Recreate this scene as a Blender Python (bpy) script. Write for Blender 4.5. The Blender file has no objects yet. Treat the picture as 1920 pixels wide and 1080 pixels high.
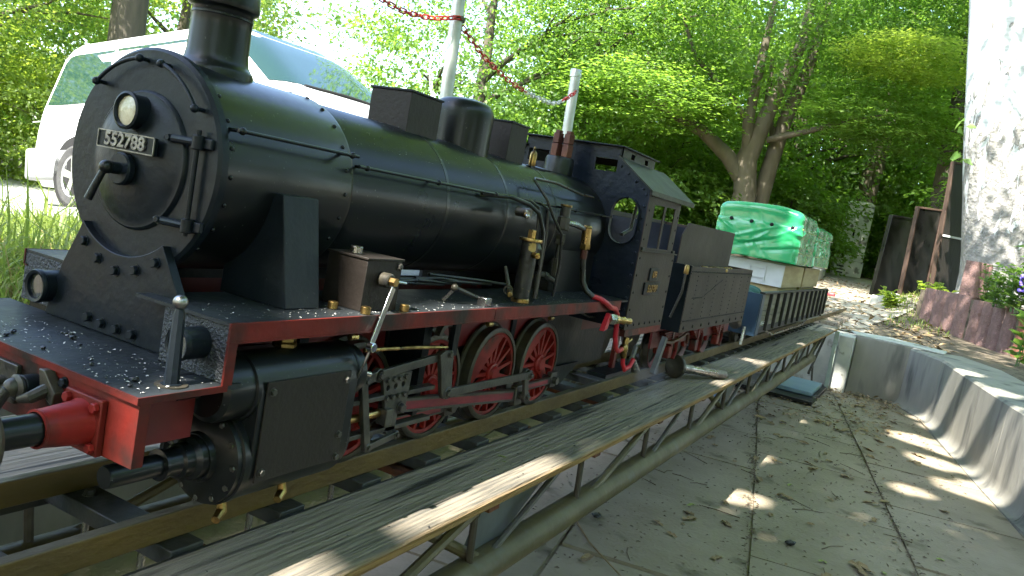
import bpy, bmesh, math, random
import numpy as np
from mathutils import Vector, Matrix, Quaternion

# ------------------------------------------------------------------ camera, sky, sun, exposure
S = bpy.context.scene
R = math.radians
cam_d = bpy.data.cameras.new('camera'); cam = bpy.data.objects.new('camera', cam_d)
S.collection.objects.link(cam); S.camera = cam
CAM = Vector((-0.53872515, -0.72431865, 0.37861411))
def _cam_rot(yaw, pitch, roll):
    cy, sy, cp, sp = math.cos(yaw), math.sin(yaw), math.cos(pitch), math.sin(pitch)
    f = Vector((cy*cp, sy*cp, sp)); r = Vector((sy, -cy, 0)); u = r.cross(f)
    c, s = math.cos(roll), math.sin(roll)
    r2 = r*c + u*s; u2 = u*c - r*s
    return Matrix((r2, u2, -f)).transposed()
cam.matrix_world = Matrix.Translation(CAM) @ _cam_rot(R(27.2814), R(-5.8248), R(10.3671)).to_4x4()
cam_d.sensor_width = 36.0; cam_d.lens = 36.0*1486.17/1920.0
cam_d.clip_start = 0.02; cam_d.clip_end = 400.0

TO_SUN = Vector((-0.60, 0.05, 0.80)).normalized()
W = bpy.data.worlds.new('World'); S.world = W; W.use_nodes = True
nt = W.node_tree; nt.nodes.clear()
sky = nt.nodes.new('ShaderNodeTexSky'); sky.sky_type = 'NISHITA'; sky.sun_disc = False
sky.sun_elevation = math.asin(TO_SUN.z)
sky.sun_rotation = math.atan2(TO_SUN.x, TO_SUN.y)
sky.air_density = 1.0; sky.dust_density = 1.5; sky.ozone_density = 1.0
bg = nt.nodes.new('ShaderNodeBackground'); bg.inputs[1].default_value = 0.15
wo = nt.nodes.new('ShaderNodeOutputWorld')
nt.links.new(sky.outputs[0], bg.inputs[0]); nt.links.new(bg.outputs[0], wo.inputs[0])
sun_d = bpy.data.lights.new('sun', 'SUN'); sun_d.energy = 4.0; sun_d.angle = R(0.53); sun_d.color = (1.0, 0.95, 0.86)
sun = bpy.data.objects.new('sun', sun_d); S.collection.objects.link(sun)
sun.rotation_euler = (-TO_SUN).to_track_quat('-Z', 'Y').to_euler(); sun.location = (-8, 1, 12)
S.view_settings.view_transform = 'Standard'; S.view_settings.look = 'None'
S.view_settings.gamma = 1.0; S.view_settings.use_curve_mapping = False
S.view_settings.exposure = 2.6
S.render.engine = 'CYCLES'
cy = S.cycles
cy.max_bounces = 6; cy.diffuse_bounces = 3; cy.glossy_bounces = 3; cy.transmission_bounces = 4; cy.transparent_max_bounces = 4
cy.use_denoising = True; cy.sample_clamp_indirect = 6.0; cy.caustics_reflective = False; cy.caustics_refractive = False
cy.use_adaptive_sampling = True; cy.adaptive_threshold = 0.02

# ------------------------------------------------------------------ helpers
COL = S.collection
RNG = random.Random(7)
NP = np.random.default_rng(11)

def nm(n, t, **kw):
    x = n.nodes.new(t)
    for k, v in kw.items(): setattr(x, k, v)
    return x
MATS = {}
def mat(name, col, rough=0.5, metal=0.0, col2=None, nscale=8.0, namt=0.5, stretch=(1, 1, 1), bump=0.0, bscale=60.0,
        col3=None, n3=30.0, t3=0.6, coat=0.0, spec=0.5, rvar=0.0, top=None, topamt=1.0, detail=6.0, w3=0.06, bdist=0.01):
    """procedural paint / metal / stone: two-tone noise, a third patchy tone, grain relief"""
    m = bpy.data.materials.new(name); m.use_nodes = True; n = m.node_tree
    b = n.nodes['Principled BSDF']; L = n.links.new
    b.inputs['Roughness'].default_value = rough; b.inputs['Metallic'].default_value = metal
    b.inputs['Specular IOR Level'].default_value = spec; b.inputs['Coat Weight'].default_value = coat
    b.inputs['Coat Roughness'].default_value = 0.12
    tc = nm(n, 'ShaderNodeTexCoord'); mp = nm(n, 'ShaderNodeMapping'); mp.inputs['Scale'].default_value = stretch
    L(tc.outputs['Object'], mp.inputs[0])
    out = None
    if col2 is not None:
        no = nm(n, 'ShaderNodeTexNoise'); no.inputs['Scale'].default_value = nscale; no.inputs['Detail'].default_value = detail
        no.inputs['Roughness'].default_value = 0.62
        L(mp.outputs[0], no.inputs['Vector'])
        cr = nm(n, 'ShaderNodeMapRange'); cr.inputs[1].default_value = 0.5-0.25*namt; cr.inputs[2].default_value = 0.5+0.25*namt
        L(no.outputs[0], cr.inputs[0])
        mx = nm(n, 'ShaderNodeMix', data_type='RGBA'); mx.inputs[6].default_value = (*col, 1); mx.inputs[7].default_value = (*col2, 1)
        L(cr.outputs[0], mx.inputs[0]); out = mx.outputs[2]
        if rvar:
            rr = nm(n, 'ShaderNodeMapRange'); rr.inputs[1].default_value = 0.3; rr.inputs[2].default_value = 0.7
            rr.inputs[3].default_value = max(0.03, rough-rvar); rr.inputs[4].default_value = min(1, rough+rvar)
            L(no.outputs[0], rr.inputs[0]); L(rr.outputs[0], b.inputs['Roughness'])
    if col3 is not None:
        n3n = nm(n, 'ShaderNodeTexNoise'); n3n.inputs['Scale'].default_value = n3; n3n.inputs['Detail'].default_value = 4
        L(mp.outputs[0], n3n.inputs['Vector'])
        c3 = nm(n, 'ShaderNodeMapRange'); c3.inputs[1].default_value = t3; c3.inputs[2].default_value = t3+w3
        L(n3n.outputs[0], c3.inputs[0])
        m3 = nm(n, 'ShaderNodeMix', data_type='RGBA'); m3.inputs[7].default_value = (*col3, 1)
        L(c3.outputs[0], m3.inputs[0])
        if out is None: m3.inputs[6].default_value = (*col, 1)
        else: L(out, m3.inputs[6])
        out = m3.outputs[2]
    if top is not None:   # weathering of upward faces (sun-bleached timber, settled dust)
        ge = nm(n, 'ShaderNodeNewGeometry'); sx = nm(n, 'ShaderNodeSeparateXYZ'); L(ge.outputs['Normal'], sx.inputs[0])
        tr = nm(n, 'ShaderNodeMapRange'); tr.inputs[1].default_value = 0.45; tr.inputs[2].default_value = 0.85; tr.inputs[4].default_value = topamt
        L(sx.outputs[2], tr.inputs[0])
        tn = nm(n, 'ShaderNodeTexNoise'); tn.inputs['Scale'].default_value = nscale*1.7; tn.inputs['Detail'].default_value = 8
        L(mp.outputs[0], tn.inputs['Vector'])
        tm = nm(n, 'ShaderNodeMix', data_type='RGBA'); tm.inputs[6].default_value = (*top[0], 1); tm.inputs[7].default_value = (*top[1], 1)
        tq = nm(n, 'ShaderNodeMapRange'); tq.inputs[1].default_value = 0.36; tq.inputs[2].default_value = 0.64
        L(tn.outputs[0], tq.inputs[0]); L(tq.outputs[0], tm.inputs[0])
        fm = nm(n, 'ShaderNodeMix', data_type='RGBA'); L(tr.outputs[0], fm.inputs[0]); L(tm.outputs[2], fm.inputs[7])
        if out is None: fm.inputs[6].default_value = (*col, 1)
        else: L(out, fm.inputs[6])
        out = fm.outputs[2]
    if out is None: b.inputs['Base Color'].default_value = (*col, 1)
    else: L(out, b.inputs['Base Color'])
    if bump:
        bn = nm(n, 'ShaderNodeTexNoise'); bn.inputs['Scale'].default_value = bscale; bn.inputs['Detail'].default_value = 5
        L(mp.outputs[0], bn.inputs['Vector'])
        bp = nm(n, 'ShaderNodeBump'); bp.inputs['Strength'].default_value = bump; bp.inputs['Distance'].default_value = bdist
        L(bn.outputs[0], bp.inputs['Height']); L(bp.outputs[0], b.inputs['Normal'])
    MATS[name] = m
    return m

def leafmat(name, c1, c2, trans, tw=0.45, rough=0.45):
    m = bpy.data.materials.new(name); m.use_nodes = True; n = m.node_tree; n.nodes.clear(); L = n.links.new
    ge = nm(n, 'ShaderNodeNewGeometry'); mx = nm(n, 'ShaderNodeMix', data_type='RGBA')
    mx.inputs[6].default_value = (*c1, 1); mx.inputs[7].default_value = (*c2, 1); L(ge.outputs['Random Per Island'], mx.inputs[0])
    p = nm(n, 'ShaderNodeBsdfPrincipled'); p.inputs['Roughness'].default_value = rough; p.inputs['Specular IOR Level'].default_value = 0.4
    L(mx.outputs[2], p.inputs['Base Color'])
    t = nm(n, 'ShaderNodeBsdfTranslucent'); t.inputs[0].default_value = (*trans, 1)
    ms = nm(n, 'ShaderNodeMixShader'); ms.inputs[0].default_value = tw
    o = nm(n, 'ShaderNodeOutputMaterial')
    L(p.outputs[0], ms.inputs[1]); L(t.outputs[0], ms.inputs[2]); L(ms.outputs[0], o.inputs[0])
    MATS[name] = m; return m

def glassmat(name, col, rough=0.04, alpha=1.0):
    m = bpy.data.materials.new(name); m.use_nodes = True; b = m.node_tree.nodes['Principled BSDF']
    b.inputs['Base Color'].default_value = (*col, 1); b.inputs['Roughness'].default_value = rough
    b.inputs['Specular IOR Level'].default_value = 0.45
    MATS[name] = m; return m

def basis(d):
    d = Vector(d).normalized()
    a = Vector((0, 0, 1)) if abs(d.z) < 0.9 else Vector((1, 0, 0))
    x = a.cross(d).normalized(); y = d.cross(x)
    return x, y, d

class MB:
    def __init__(self, T=None): self.v = []; self.f = []; self.T = T
    def add(self, vs, fs):
        o = len(self.v); self.v += [tuple(p) for p in vs]; self.f += [tuple(i+o for i in q) for q in fs]; return self
    def box(self, x0, x1, y0, y1, z0, z1):
        vs = [(x, y, z) for x in (x0, x1) for y in (y0, y1) for z in (z0, z1)]
        return self.add(vs, [(0, 1, 3, 2), (4, 6, 7, 5), (0, 4, 5, 1), (2, 3, 7, 6), (0, 2, 6, 4), (1, 5, 7, 3)])
    def bar(self, a, b, w, h, up=(0, 0, 1)):
        """rectangular bar from a to b; w across, h along up"""
        a = Vector(a); b = Vector(b); d = (b-a).normalized(); u = Vector(up); s = d.cross(u).normalized(); u = s.cross(d)
        vs = [p + s*sx*w/2 + u*sz*h/2 for p in (a, b) for sx in (-1, 1) for sz in (-1, 1)]
        return self.add(vs, [(0, 1, 3, 2), (4, 6, 7, 5), (0, 4, 5, 1), (2, 3, 7, 6), (0, 2, 6, 4), (1, 5, 7, 3)])
    def prism(self, pts, axis, a0, a1):
        mk = {'x': lambda p, a: (a, p[0], p[1]), 'y': lambda p, a: (p[0], a, p[1]), 'z': lambda p, a: (p[0], p[1], a)}[axis]
        k = len(pts); vs = [mk(p, a0) for p in pts]+[mk(p, a1) for p in pts]
        return self.add(vs, [tuple(range(k)), tuple(range(2*k-1, k-1, -1))]+[(i, (i+1) % k, k+(i+1) % k, k+i) for i in range(k)])
    def tube(self, path, r, n=8, cap=True, sq=1.0):
        P = [Vector(p) for p in path]; rs = r if isinstance(r, (list, tuple)) else [r]*len(P)
        vs = []; x = None
        for i, p in enumerate(P):
            d = (P[min(i+1, len(P)-1)]-P[max(i-1, 0)]).normalized()
            if x is None: x, y, _ = basis(d)
            else:
                x = (x-d*x.dot(d)).normalized(); y = d.cross(x)
            for k in range(n):
                a = 2*math.pi*k/n; vs.append(p+x*math.cos(a)*rs[i]+y*math.sin(a)*rs[i]*sq)
        fs = [(i*n+k, i*n+(k+1) % n, (i+1)*n+(k+1) % n, (i+1)*n+k) for i in range(len(P)-1) for k in range(n)]
        if cap: fs += [tuple(range(n-1, -1, -1)), tuple((len(P)-1)*n+k for k in range(n))]
        return self.add(vs, fs)
    def lathe(self, prof, o, d, n=32, a0=0.0, a1=2*math.pi):
        """prof: (radius, distance along d)"""
        x, y, z = basis(d); o = Vector(o); full = abs(a1-a0-2*math.pi) < 1e-6
        m = n if full else n+1; vs = []; ring = []
        for r, t in prof:
            if r < 1e-7: ring.append((len(vs),)); vs.append(o+z*t)
            else:
                ring.append(tuple(range(len(vs), len(vs)+m)))
                for k in range(m):
                    a = a0+(a1-a0)*k/n; vs.append(o+z*t+x*math.cos(a)*r+y*math.sin(a)*r)
        fs = []
        for A, B in zip(ring, ring[1:]):
            for k in range(n):
                k2 = (k+1) % m if full else k+1
                if len(A) == 1 and len(B) == 1: continue
                if len(A) == 1: fs.append((A[0], B[k2], B[k]))
                elif len(B) == 1: fs.append((A[k], A[k2], B[0]))
                else: fs.append((A[k], A[k2], B[k2], B[k]))
        return self.add(vs, fs)
    def cyl(self, a, b, r, n=20, r2=None, ch=0.0):
        a = Vector(a); b = Vector(b); L = (b-a).length; r2 = r if r2 is None else r2
        pr = [(0, 0), (r-ch, 0), (r, ch), (r2, L-ch), (r2-ch, L), (0, L)] if ch else [(0, 0), (r, 0), (r2, L), (0, L)]
        return self.lathe(pr, a, b-a, n)
    def ball(self, c, r, n=16, m=10, sc=(1, 1, 1)):
        c = Vector(c); vs = [c+Vector((0, 0, -r*sc[2]))]
        for i in range(1, m):
            t = math.pi*i/m-math.pi/2
            for k in range(n):
                a = 2*math.pi*k/n; vs.append(c+Vector((r*sc[0]*math.cos(t)*math.cos(a), r*sc[1]*math.cos(t)*math.sin(a), r*sc[2]*math.sin(t))))
        vs.append(c+Vector((0, 0, r*sc[2]))); fs = [(0, 1+(k+1) % n, 1+k) for k in range(n)]
        for i in range(m-2):
            for k in range(n): fs.append((1+i*n+k, 1+i*n+(k+1) % n, 1+(i+1)*n+(k+1) % n, 1+(i+1)*n+k))
        t = len(vs)-1; fs += [(t, 1+(m-2)*n+k, 1+(m-2)*n+(k+1) % n) for k in range(n)]
        return self.add(vs, fs)
    def hexn(self, a, b, r, n=6): return self.cyl(a, b, r, n=n, ch=r*0.12)
    def mesh(self, name, smooth=35.0, recalc=True):
        me = bpy.data.meshes.new(name)
        vs = self.v if self.T is None else [tuple(self.T @ Vector(p)) for p in self.v]
        me.from_pydata(vs, [], self.f)
        if recalc:
            bm = bmesh.new(); bm.from_mesh(me); bmesh.ops.recalc_face_normals(bm, faces=bm.faces); bm.to_mesh(me); bm.free()
        if smooth:
            me.polygons.foreach_set('use_smooth', [True]*len(me.polygons)); me.set_sharp_from_angle(angle=R(smooth))
        me.update(); return me
    def build(self, name, m, parent=None, smooth=35.0, bevel=0.0, label=None, recalc=True):
        me = self.mesh(name, smooth, recalc); o = bpy.data.objects.new(name, me); me.materials.append(MATS[m] if isinstance(m, str) else m)
        COL.objects.link(o); par(o, parent)
        if bevel:
            bv = o.modifiers.new('bevel', 'BEVEL'); bv.width = bevel; bv.segments = 2; bv.limit_method = 'ANGLE'; bv.angle_limit = R(40); bv.harden_normals = False
        if label: o['label'] = label
        return o

def par(o, p):
    if p is not None:
        o.parent = p
        if p.type == 'EMPTY': o.matrix_parent_inverse = Matrix.Translation(-p.location)
def tag(o, label, cat, group=None, kind=None):
    if label: o['label'] = label
    if cat: o['category'] = cat
    if group: o['group'] = group
    if kind: o['kind'] = kind
    return o
def thing(name, label, cat, loc=(0, 0, 0), group=None):
    o = bpy.data.objects.new(name, None); o.location = loc; o.empty_display_size = 0.05; COL.objects.link(o)
    return tag(o, label, cat, group)
def inst(name, me, parent, loc, d=None, sc=1.0, spin=0.0):
    """an object sharing mesh data; the mesh points along +Z, d is where that goes"""
    o = bpy.data.objects.new(name, me); COL.objects.link(o); o.location = loc
    if d is not None:
        q = Vector((0, 0, 1)).rotation_difference(Vector(d).normalized())
        o.rotation_mode = 'QUATERNION'; o.rotation_quaternion = q @ Quaternion((0, 0, 1), spin)
    o.scale = (sc, sc, sc) if isinstance(sc, (int, float)) else sc
    par(o, parent); return o
def raw(name, V, F, m, smooth=False):
    """fast mesh from arrays V (n,3) and faces F (m,k)"""
    V = np.asarray(V, np.float32); F = np.asarray(F, np.int32); me = bpy.data.meshes.new(name); k = F.shape[1]
    me.vertices.add(len(V)); me.vertices.foreach_set('co', V.ravel())
    me.loops.add(F.size); me.loops.foreach_set('vertex_index', F.ravel())
    me.polygons.add(len(F)); me.polygons.foreach_set('loop_start', np.arange(0, F.size, k, dtype=np.int32))
    me.polygons.foreach_set('loop_total', np.full(len(F), k, np.int32))
    me.update(calc_edges=True); me.validate()
    if smooth: me.polygons.foreach_set('use_smooth', [True]*len(me.polygons))
    if m is not None: me.materials.append(MATS[m] if isinstance(m, str) else m)
    return me
def text_mesh(txt, size, depth, bold=0.0):
    cu = bpy.data.curves.new('t', 'FONT'); cu.body = txt; cu.size = size; cu.extrude = depth/2; cu.align_x = 'CENTER'; cu.align_y = 'CENTER'
    cu.offset = bold; cu.bevel_depth = depth*0.15
    o = bpy.data.objects.new('t', cu); COL.objects.link(o)
    dg = bpy.context.evaluated_depsgraph_get(); dg.update()
    me = bpy.data.meshes.new_from_object(o.evaluated_get(dg)); bpy.data.objects.remove(o); bpy.data.curves.remove(cu)
    me.materials.clear(); return me
def smoothstep(a, b, x):
    t = np.clip((np.asarray(x, float)-a)/(b-a), 0, 1); return t*t*(3-2*t)

# ------------------------------------------------------------------ materials
mat('black_gloss', (.003, .004, .005), .34, spec=.30, col2=(.008, .010, .010), nscale=7, namt=.9, rvar=.09, bump=.02, bscale=30, col3=(.10, .10, .095), n3=260, t3=.69, coat=.15)
mat('black_front', (.004, .007, .011), .38, col2=(.012, .017, .022), nscale=8, namt=1.0, rvar=.12, spec=.22, bump=.08, bscale=90, col3=(.07, .075, .08), n3=220, t3=.72)
mat('black_textured', (.016, .02, .026), .5, col2=(.04, .045, .05), nscale=60, rvar=.12, bump=.7, bscale=300)
mat('black_deck', (.008, .011, .014), .48, spec=.3, col2=(.03, .035, .038), nscale=9, namt=1.0, rvar=.15, bump=.10, bscale=120, col3=(.16, .16, .15), n3=190, t3=.73)
mat('cab_blue_black', (.004, .008, .017), .36, spec=.26, col2=(.010, .016, .028), nscale=12, rvar=.1, bump=.15, bscale=70, col3=(.08, .085, .09), n3=200, t3=.72)
mat('brown_black', (.015, .012, .0105), .5, col2=(.030, .024, .020), nscale=7, namt=1.0, rvar=.06, spec=.25, bump=.1, bscale=150)
mat('brown_sheen_black', (.058, .040, .033), .55, spec=.25, col2=(.040, .028, .024), nscale=6, namt=1.0, rvar=.06, bump=.08, bscale=150)  # brown mirrored from the surroundings, put into the paint colour
mat('roof_olive', (.022, .024, .018), .45, spec=.3, col2=(.032, .034, .024), nscale=10, rvar=.08, bump=.08, bscale=60)
mat('red_paint', (.19, .015, .010), .5, spec=.25, col2=(.10, .012, .008), nscale=11, namt=1.0, rvar=.12, bump=.08, bscale=80, col3=(.022, .014, .012), n3=18, t3=.45, w3=.22)
mat('red_bright', (.26, .016, .012), .46, spec=.25, col2=(.17, .012, .010), nscale=18, rvar=.1, col3=(.05, .02, .015), n3=30, t3=.54, w3=.2)
mat('red_frame', (.16, .012, .012), .48, col2=(.10, .008, .010), nscale=9, rvar=.1, col3=(.015, .01, .01), n3=12, t3=.54, w3=.2)
mat('red_rod', (.26, .018, .032), .36, col2=(.12, .012, .02), nscale=26, rvar=.1, stretch=(.4, 1, 1))
mat('dark_steel', (.07, .068, .062), .42, .75, col2=(.12, .115, .10), nscale=40, rvar=.14, bump=.08, bscale=180)
mat('oily_iron', (.035, .034, .030), .42, .35, col2=(.075, .065, .045), nscale=30, rvar=.15, bump=.1, bscale=160)
mat('bright_steel', (.45, .45, .44), .28, 1.0, col2=(.22, .21, .2), nscale=30, rvar=.15)
mat('chrome', (.75, .75, .76), .14, 1.0, col2=(.5, .5, .5), nscale=40)
mat('brass', (.50, .34, .12), .34, 1.0, col2=(.20, .13, .05), nscale=55, rvar=.15, col3=(.03, .025, .02), n3=45, t3=.58, w3=.1)
mat('brass_clean', (.62, .43, .17), .3, 1.0, col2=(.36, .23, .09), nscale=40, rvar=.1)
mat('brass_black', (.018, .017, .016), .42, .2, col2=(.035, .03, .026), nscale=30, rvar=.1, col3=(.46, .31, .10), n3=34, t3=.60, w3=.03, bump=.25, bscale=110)
mat('copper_brown', (.115, .04, .026), .42, .4, col2=(.07, .025, .02), nscale=25, rvar=.1)
mat('hose_red', (.5, .02, .035), .35, col2=(.38, .015, .03), nscale=20)
mat('pipe_black', (.02, .02, .02), .33, .3, col2=(.045, .042, .036), nscale=40, rvar=.1)
mat('lamp_glass', (.62, .56, .40), .25, col2=(.42, .36, .22), nscale=70, coat=.8, bump=.2, bscale=200)
mat('steel_dull', (.16, .155, .145), .4, .9, col2=(.09, .085, .08), nscale=30, rvar=.12)
mat('dull_glass', (.05, .055, .05), .12, coat=.8)
mat('plate_letter', (.34, .32, .28), .4, .5, col2=(.12, .11, .10), nscale=120, namt=.8)
mat('rail_steel', (.15, .098, .028), .5, .25, col2=(.085, .056, .020), nscale=14, namt=.9, rvar=.12, bump=.2, bscale=120, stretch=(.4, 1, 1), top=((.16, .15, .13), (.07, .065, .055)), topamt=.8)
mat('tie_steel', (.030, .034, .036), .5, .3, col2=(.06, .058, .05), nscale=24, rvar=.1, bump=.15, bscale=90)
mat('olive_tube', (.115, .092, .036), .5, .1, col2=(.070, .058, .026), nscale=7, namt=.9, rvar=.1, bump=.1, bscale=60, col3=(.11, .105, .085), n3=8, t3=.62, w3=.1)
mat('strut_steel', (.09, .085, .07), .5, .4, col2=(.055, .045, .03), nscale=16, rvar=.1, bump=.1)
mat('rust', (.16, .05, .018), .8, col2=(.07, .026, .012), nscale=40, bump=.3)
mat('plate_grey', (.13, .14, .14), .55, .3, col2=(.09, .095, .09), nscale=14)
mat('wood_walk', (.30, .185, .062), .7, col2=(.20, .115, .036), nscale=30, namt=.8, stretch=(.09, 1, 1), bump=.45, bscale=90, rvar=.08,
    top=((.175, .170, .150), (.085, .086, .082)), col3=(.05, .04, .025), n3=45, t3=.63)
mat('wood_grey', (.325, .275, .212), .85, spec=.25, col2=(.18, .155, .122), nscale=120, namt=1.3, stretch=(.05, 1, 1), bump=.9, bscale=160, col3=(.040, .038, .034), n3=42, t3=.57, w3=.10, detail=8)
mat('wood_nose', (.33, .205, .075), .72, spec=.25, col2=(.17, .10, .034), nscale=110, namt=1.2, stretch=(.05, 1, 1), bump=.9, bscale=150,
    top=((.25, .215, .165), (.105, .098, .084)), col3=(.06, .045, .03), n3=42, t3=.58, w3=.10)
mat('concrete_floor', (.335, .285, .215), .9, spec=.3, col2=(.195, .162, .108), nscale=2.6, namt=1.0, bump=.35, bscale=70, col3=(.10, .085, .055), n3=7, t3=.60, w3=.14, detail=9)
mat('concrete_wall', (.30, .288, .245), .9, spec=.3, col2=(.15, .148, .130), nscale=5, namt=1.4, bump=.25, bscale=55, stretch=(1, 1, .22), col3=(.11, .11, .098), n3=7, t3=.57, w3=.12, detail=9)
mat('concrete_pale', (.46, .46, .41), .85, col2=(.34, .35, .32), nscale=7, bump=.3, bscale=80, col3=(.2, .19, .16), n3=9, t3=.6)
mat('concrete_red', (.235, .145, .128), .95, col2=(.14, .085, .075), nscale=30, namt=.8, bump=1.0, bscale=120, col3=(.26, .15, .13), n3=60, t3=.6)
mat('concrete_orange', (.34, .15, .09), .95, col2=(.25, .1, .065), nscale=30, bump=1.0, bscale=120)
mat('soil', (.085, .065, .042), .95, col2=(.14, .115, .08), nscale=3, namt=1.0, bump=.8, bscale=40, col3=(.05, .04, .025), n3=14, t3=.55)
mat('path_dirt', (.42, .38, .31), .95, col2=(.26, .23, .18), nscale=4, namt=1.0, bump=.6, bscale=60, col3=(.10, .085, .06), n3=18, t3=.58, w3=.1)
mat('road_grey', (.30, .30, .28), .9, col2=(.22, .22, .2), nscale=5, bump=.4, bscale=60)
mat('bark', (.10, .085, .06), .9, col2=(.055, .048, .036), nscale=10, namt=1, stretch=(1, 1, .25), bump=.7, bscale=24)
mat('bark_grey', (.16, .135, .095), .85, col2=(.09, .078, .055), nscale=8, namt=1, stretch=(1, 1, .3), bump=.4, bscale=22)
mat('dry_leaf', (.30, .22, .12), .8, col2=(.20, .13, .06), nscale=30)
mat('green_leaf_fallen', (.20, .26, .06), .6, col2=(.28, .3, .08), nscale=20)
mat('twig', (.10, .07, .045), .9, col2=(.17, .13, .09), nscale=30)
mat('coal', (.012, .012, .013), .35, col2=(.03, .03, .03), nscale=40, bump=.5)
mat('ash', (.45, .44, .40), .95, col2=(.62, .61, .58), nscale=50)
mat('van_white', (.78, .79, .78), .28, col2=(.72, .73, .72), nscale=3, coat=.5)
mat('van_grey', (.30, .31, .31), .5, col2=(.26, .27, .27), nscale=6)
mat('tyre', (.03, .03, .03), .8, col2=(.05, .05, .048), nscale=20, bump=.2)
mat('arch_black', (.006, .006, .006), .9)
mat('alloy', (.55, .55, .56), .35, .8, col2=(.48, .48, .48), nscale=20)
glassmat('van_glass', (.012, .035, .028)); glassmat('cab_glass', (.02, .022, .02))
mat('galvanised', (.56, .58, .56), .42, .55, col2=(.46, .48, .45), nscale=14, rvar=.1)
mat('chain_red', (.55, .035, .03), .4, col2=(.48, .03, .025), nscale=30)
mat('chain_white', (.72, .72, .70), .42, col2=(.6, .6, .57), nscale=30)
mat('cabinet_grey', (.62, .64, .58), .55, col2=(.52, .54, .48), nscale=4, bump=.08, col3=(.2, .2, .17), n3=6, t3=.6)
mat('board_black', (.003, .0035, .0035), .35, spec=.3, col2=(.008, .0075, .0065), nscale=5, namt=1.0, stretch=(1, 1, .4), rvar=.12, col3=(.025, .022, .02), n3=7, t3=.64)
mat('board_frame', (.055, .032, .022), .7, col2=(.06, .035, .022), nscale=14, stretch=(1, 1, .2), bump=.3)
mat('board_brown', (.018, .015, .012), .5, col2=(.007, .006, .005), nscale=9, namt=1, stretch=(1, 1, .15), bump=.3)
mat('tarp_green', (.035, .40, .15), .22, col2=(.03, .36, .135), nscale=6, coat=.6, bump=.10, bscale=30, bdist=.01)
mat('tarp_end', (.26, .32, .10), .3, col2=(.16, .30, .09), nscale=8, coat=.4)
mat('box_white', (.58, .60, .61), .5, col2=(.5, .52, .53), nscale=10)
mat('box_wood', (.44, .34, .17), .6, col2=(.33, .24, .11), nscale=22, stretch=(.15, 1, 1), bump=.15)
mat('wagon_plank', (.21, .19, .135), .65, spec=.25, col2=(.13, .118, .085), nscale=24, stretch=(.1, 1, 1), bump=.2)
mat('wagon_blue', (.016, .04, .075), .4, col2=(.025, .055, .09), nscale=14, rvar=.1)
mat('wagon_post', (.020, .020, .019), .5, spec=.25, col2=(.035, .034, .031), nscale=20)
mat('teal_cloth', (.012, .09, .075), .7, col2=(.02, .06, .055), nscale=30)
mat('tray_blue', (.13, .22, .26), .5, col2=(.2, .28, .3), nscale=7, namt=1)
mat('sheet_blue', (.16, .28, .55), .4, col2=(.45, .5, .6), nscale=9)
mat('frame_green', (.30, .36, .31), .5, col2=(.22, .26, .22), nscale=9, col3=(.10, .08, .05), n3=22, t3=.62)
mat('plastic_red', (.5, .05, .06), .4)
mat('flower_blue', (.16, .12, .55), .5, col2=(.24, .16, .62), nscale=30)
mat('stem_green', (.10, .18, .05), .6, col2=(.07, .13, .04), nscale=30)
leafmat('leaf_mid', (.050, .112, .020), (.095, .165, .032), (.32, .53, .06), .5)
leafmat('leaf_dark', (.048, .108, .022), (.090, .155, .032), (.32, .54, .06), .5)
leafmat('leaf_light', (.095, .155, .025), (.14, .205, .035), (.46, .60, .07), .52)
leafmat('leaf_plant', (.07, .14, .03), (.11, .20, .05), (.25, .42, .06), .4)
leafmat('grass_blade', (.12, .19, .035), (.22, .27, .06), (.35, .46, .07), .4, .5)
leafmat('grass_dry', (.36, .28, .12), (.26, .20, .09), (.40, .30, .12), .3, .7)

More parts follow.
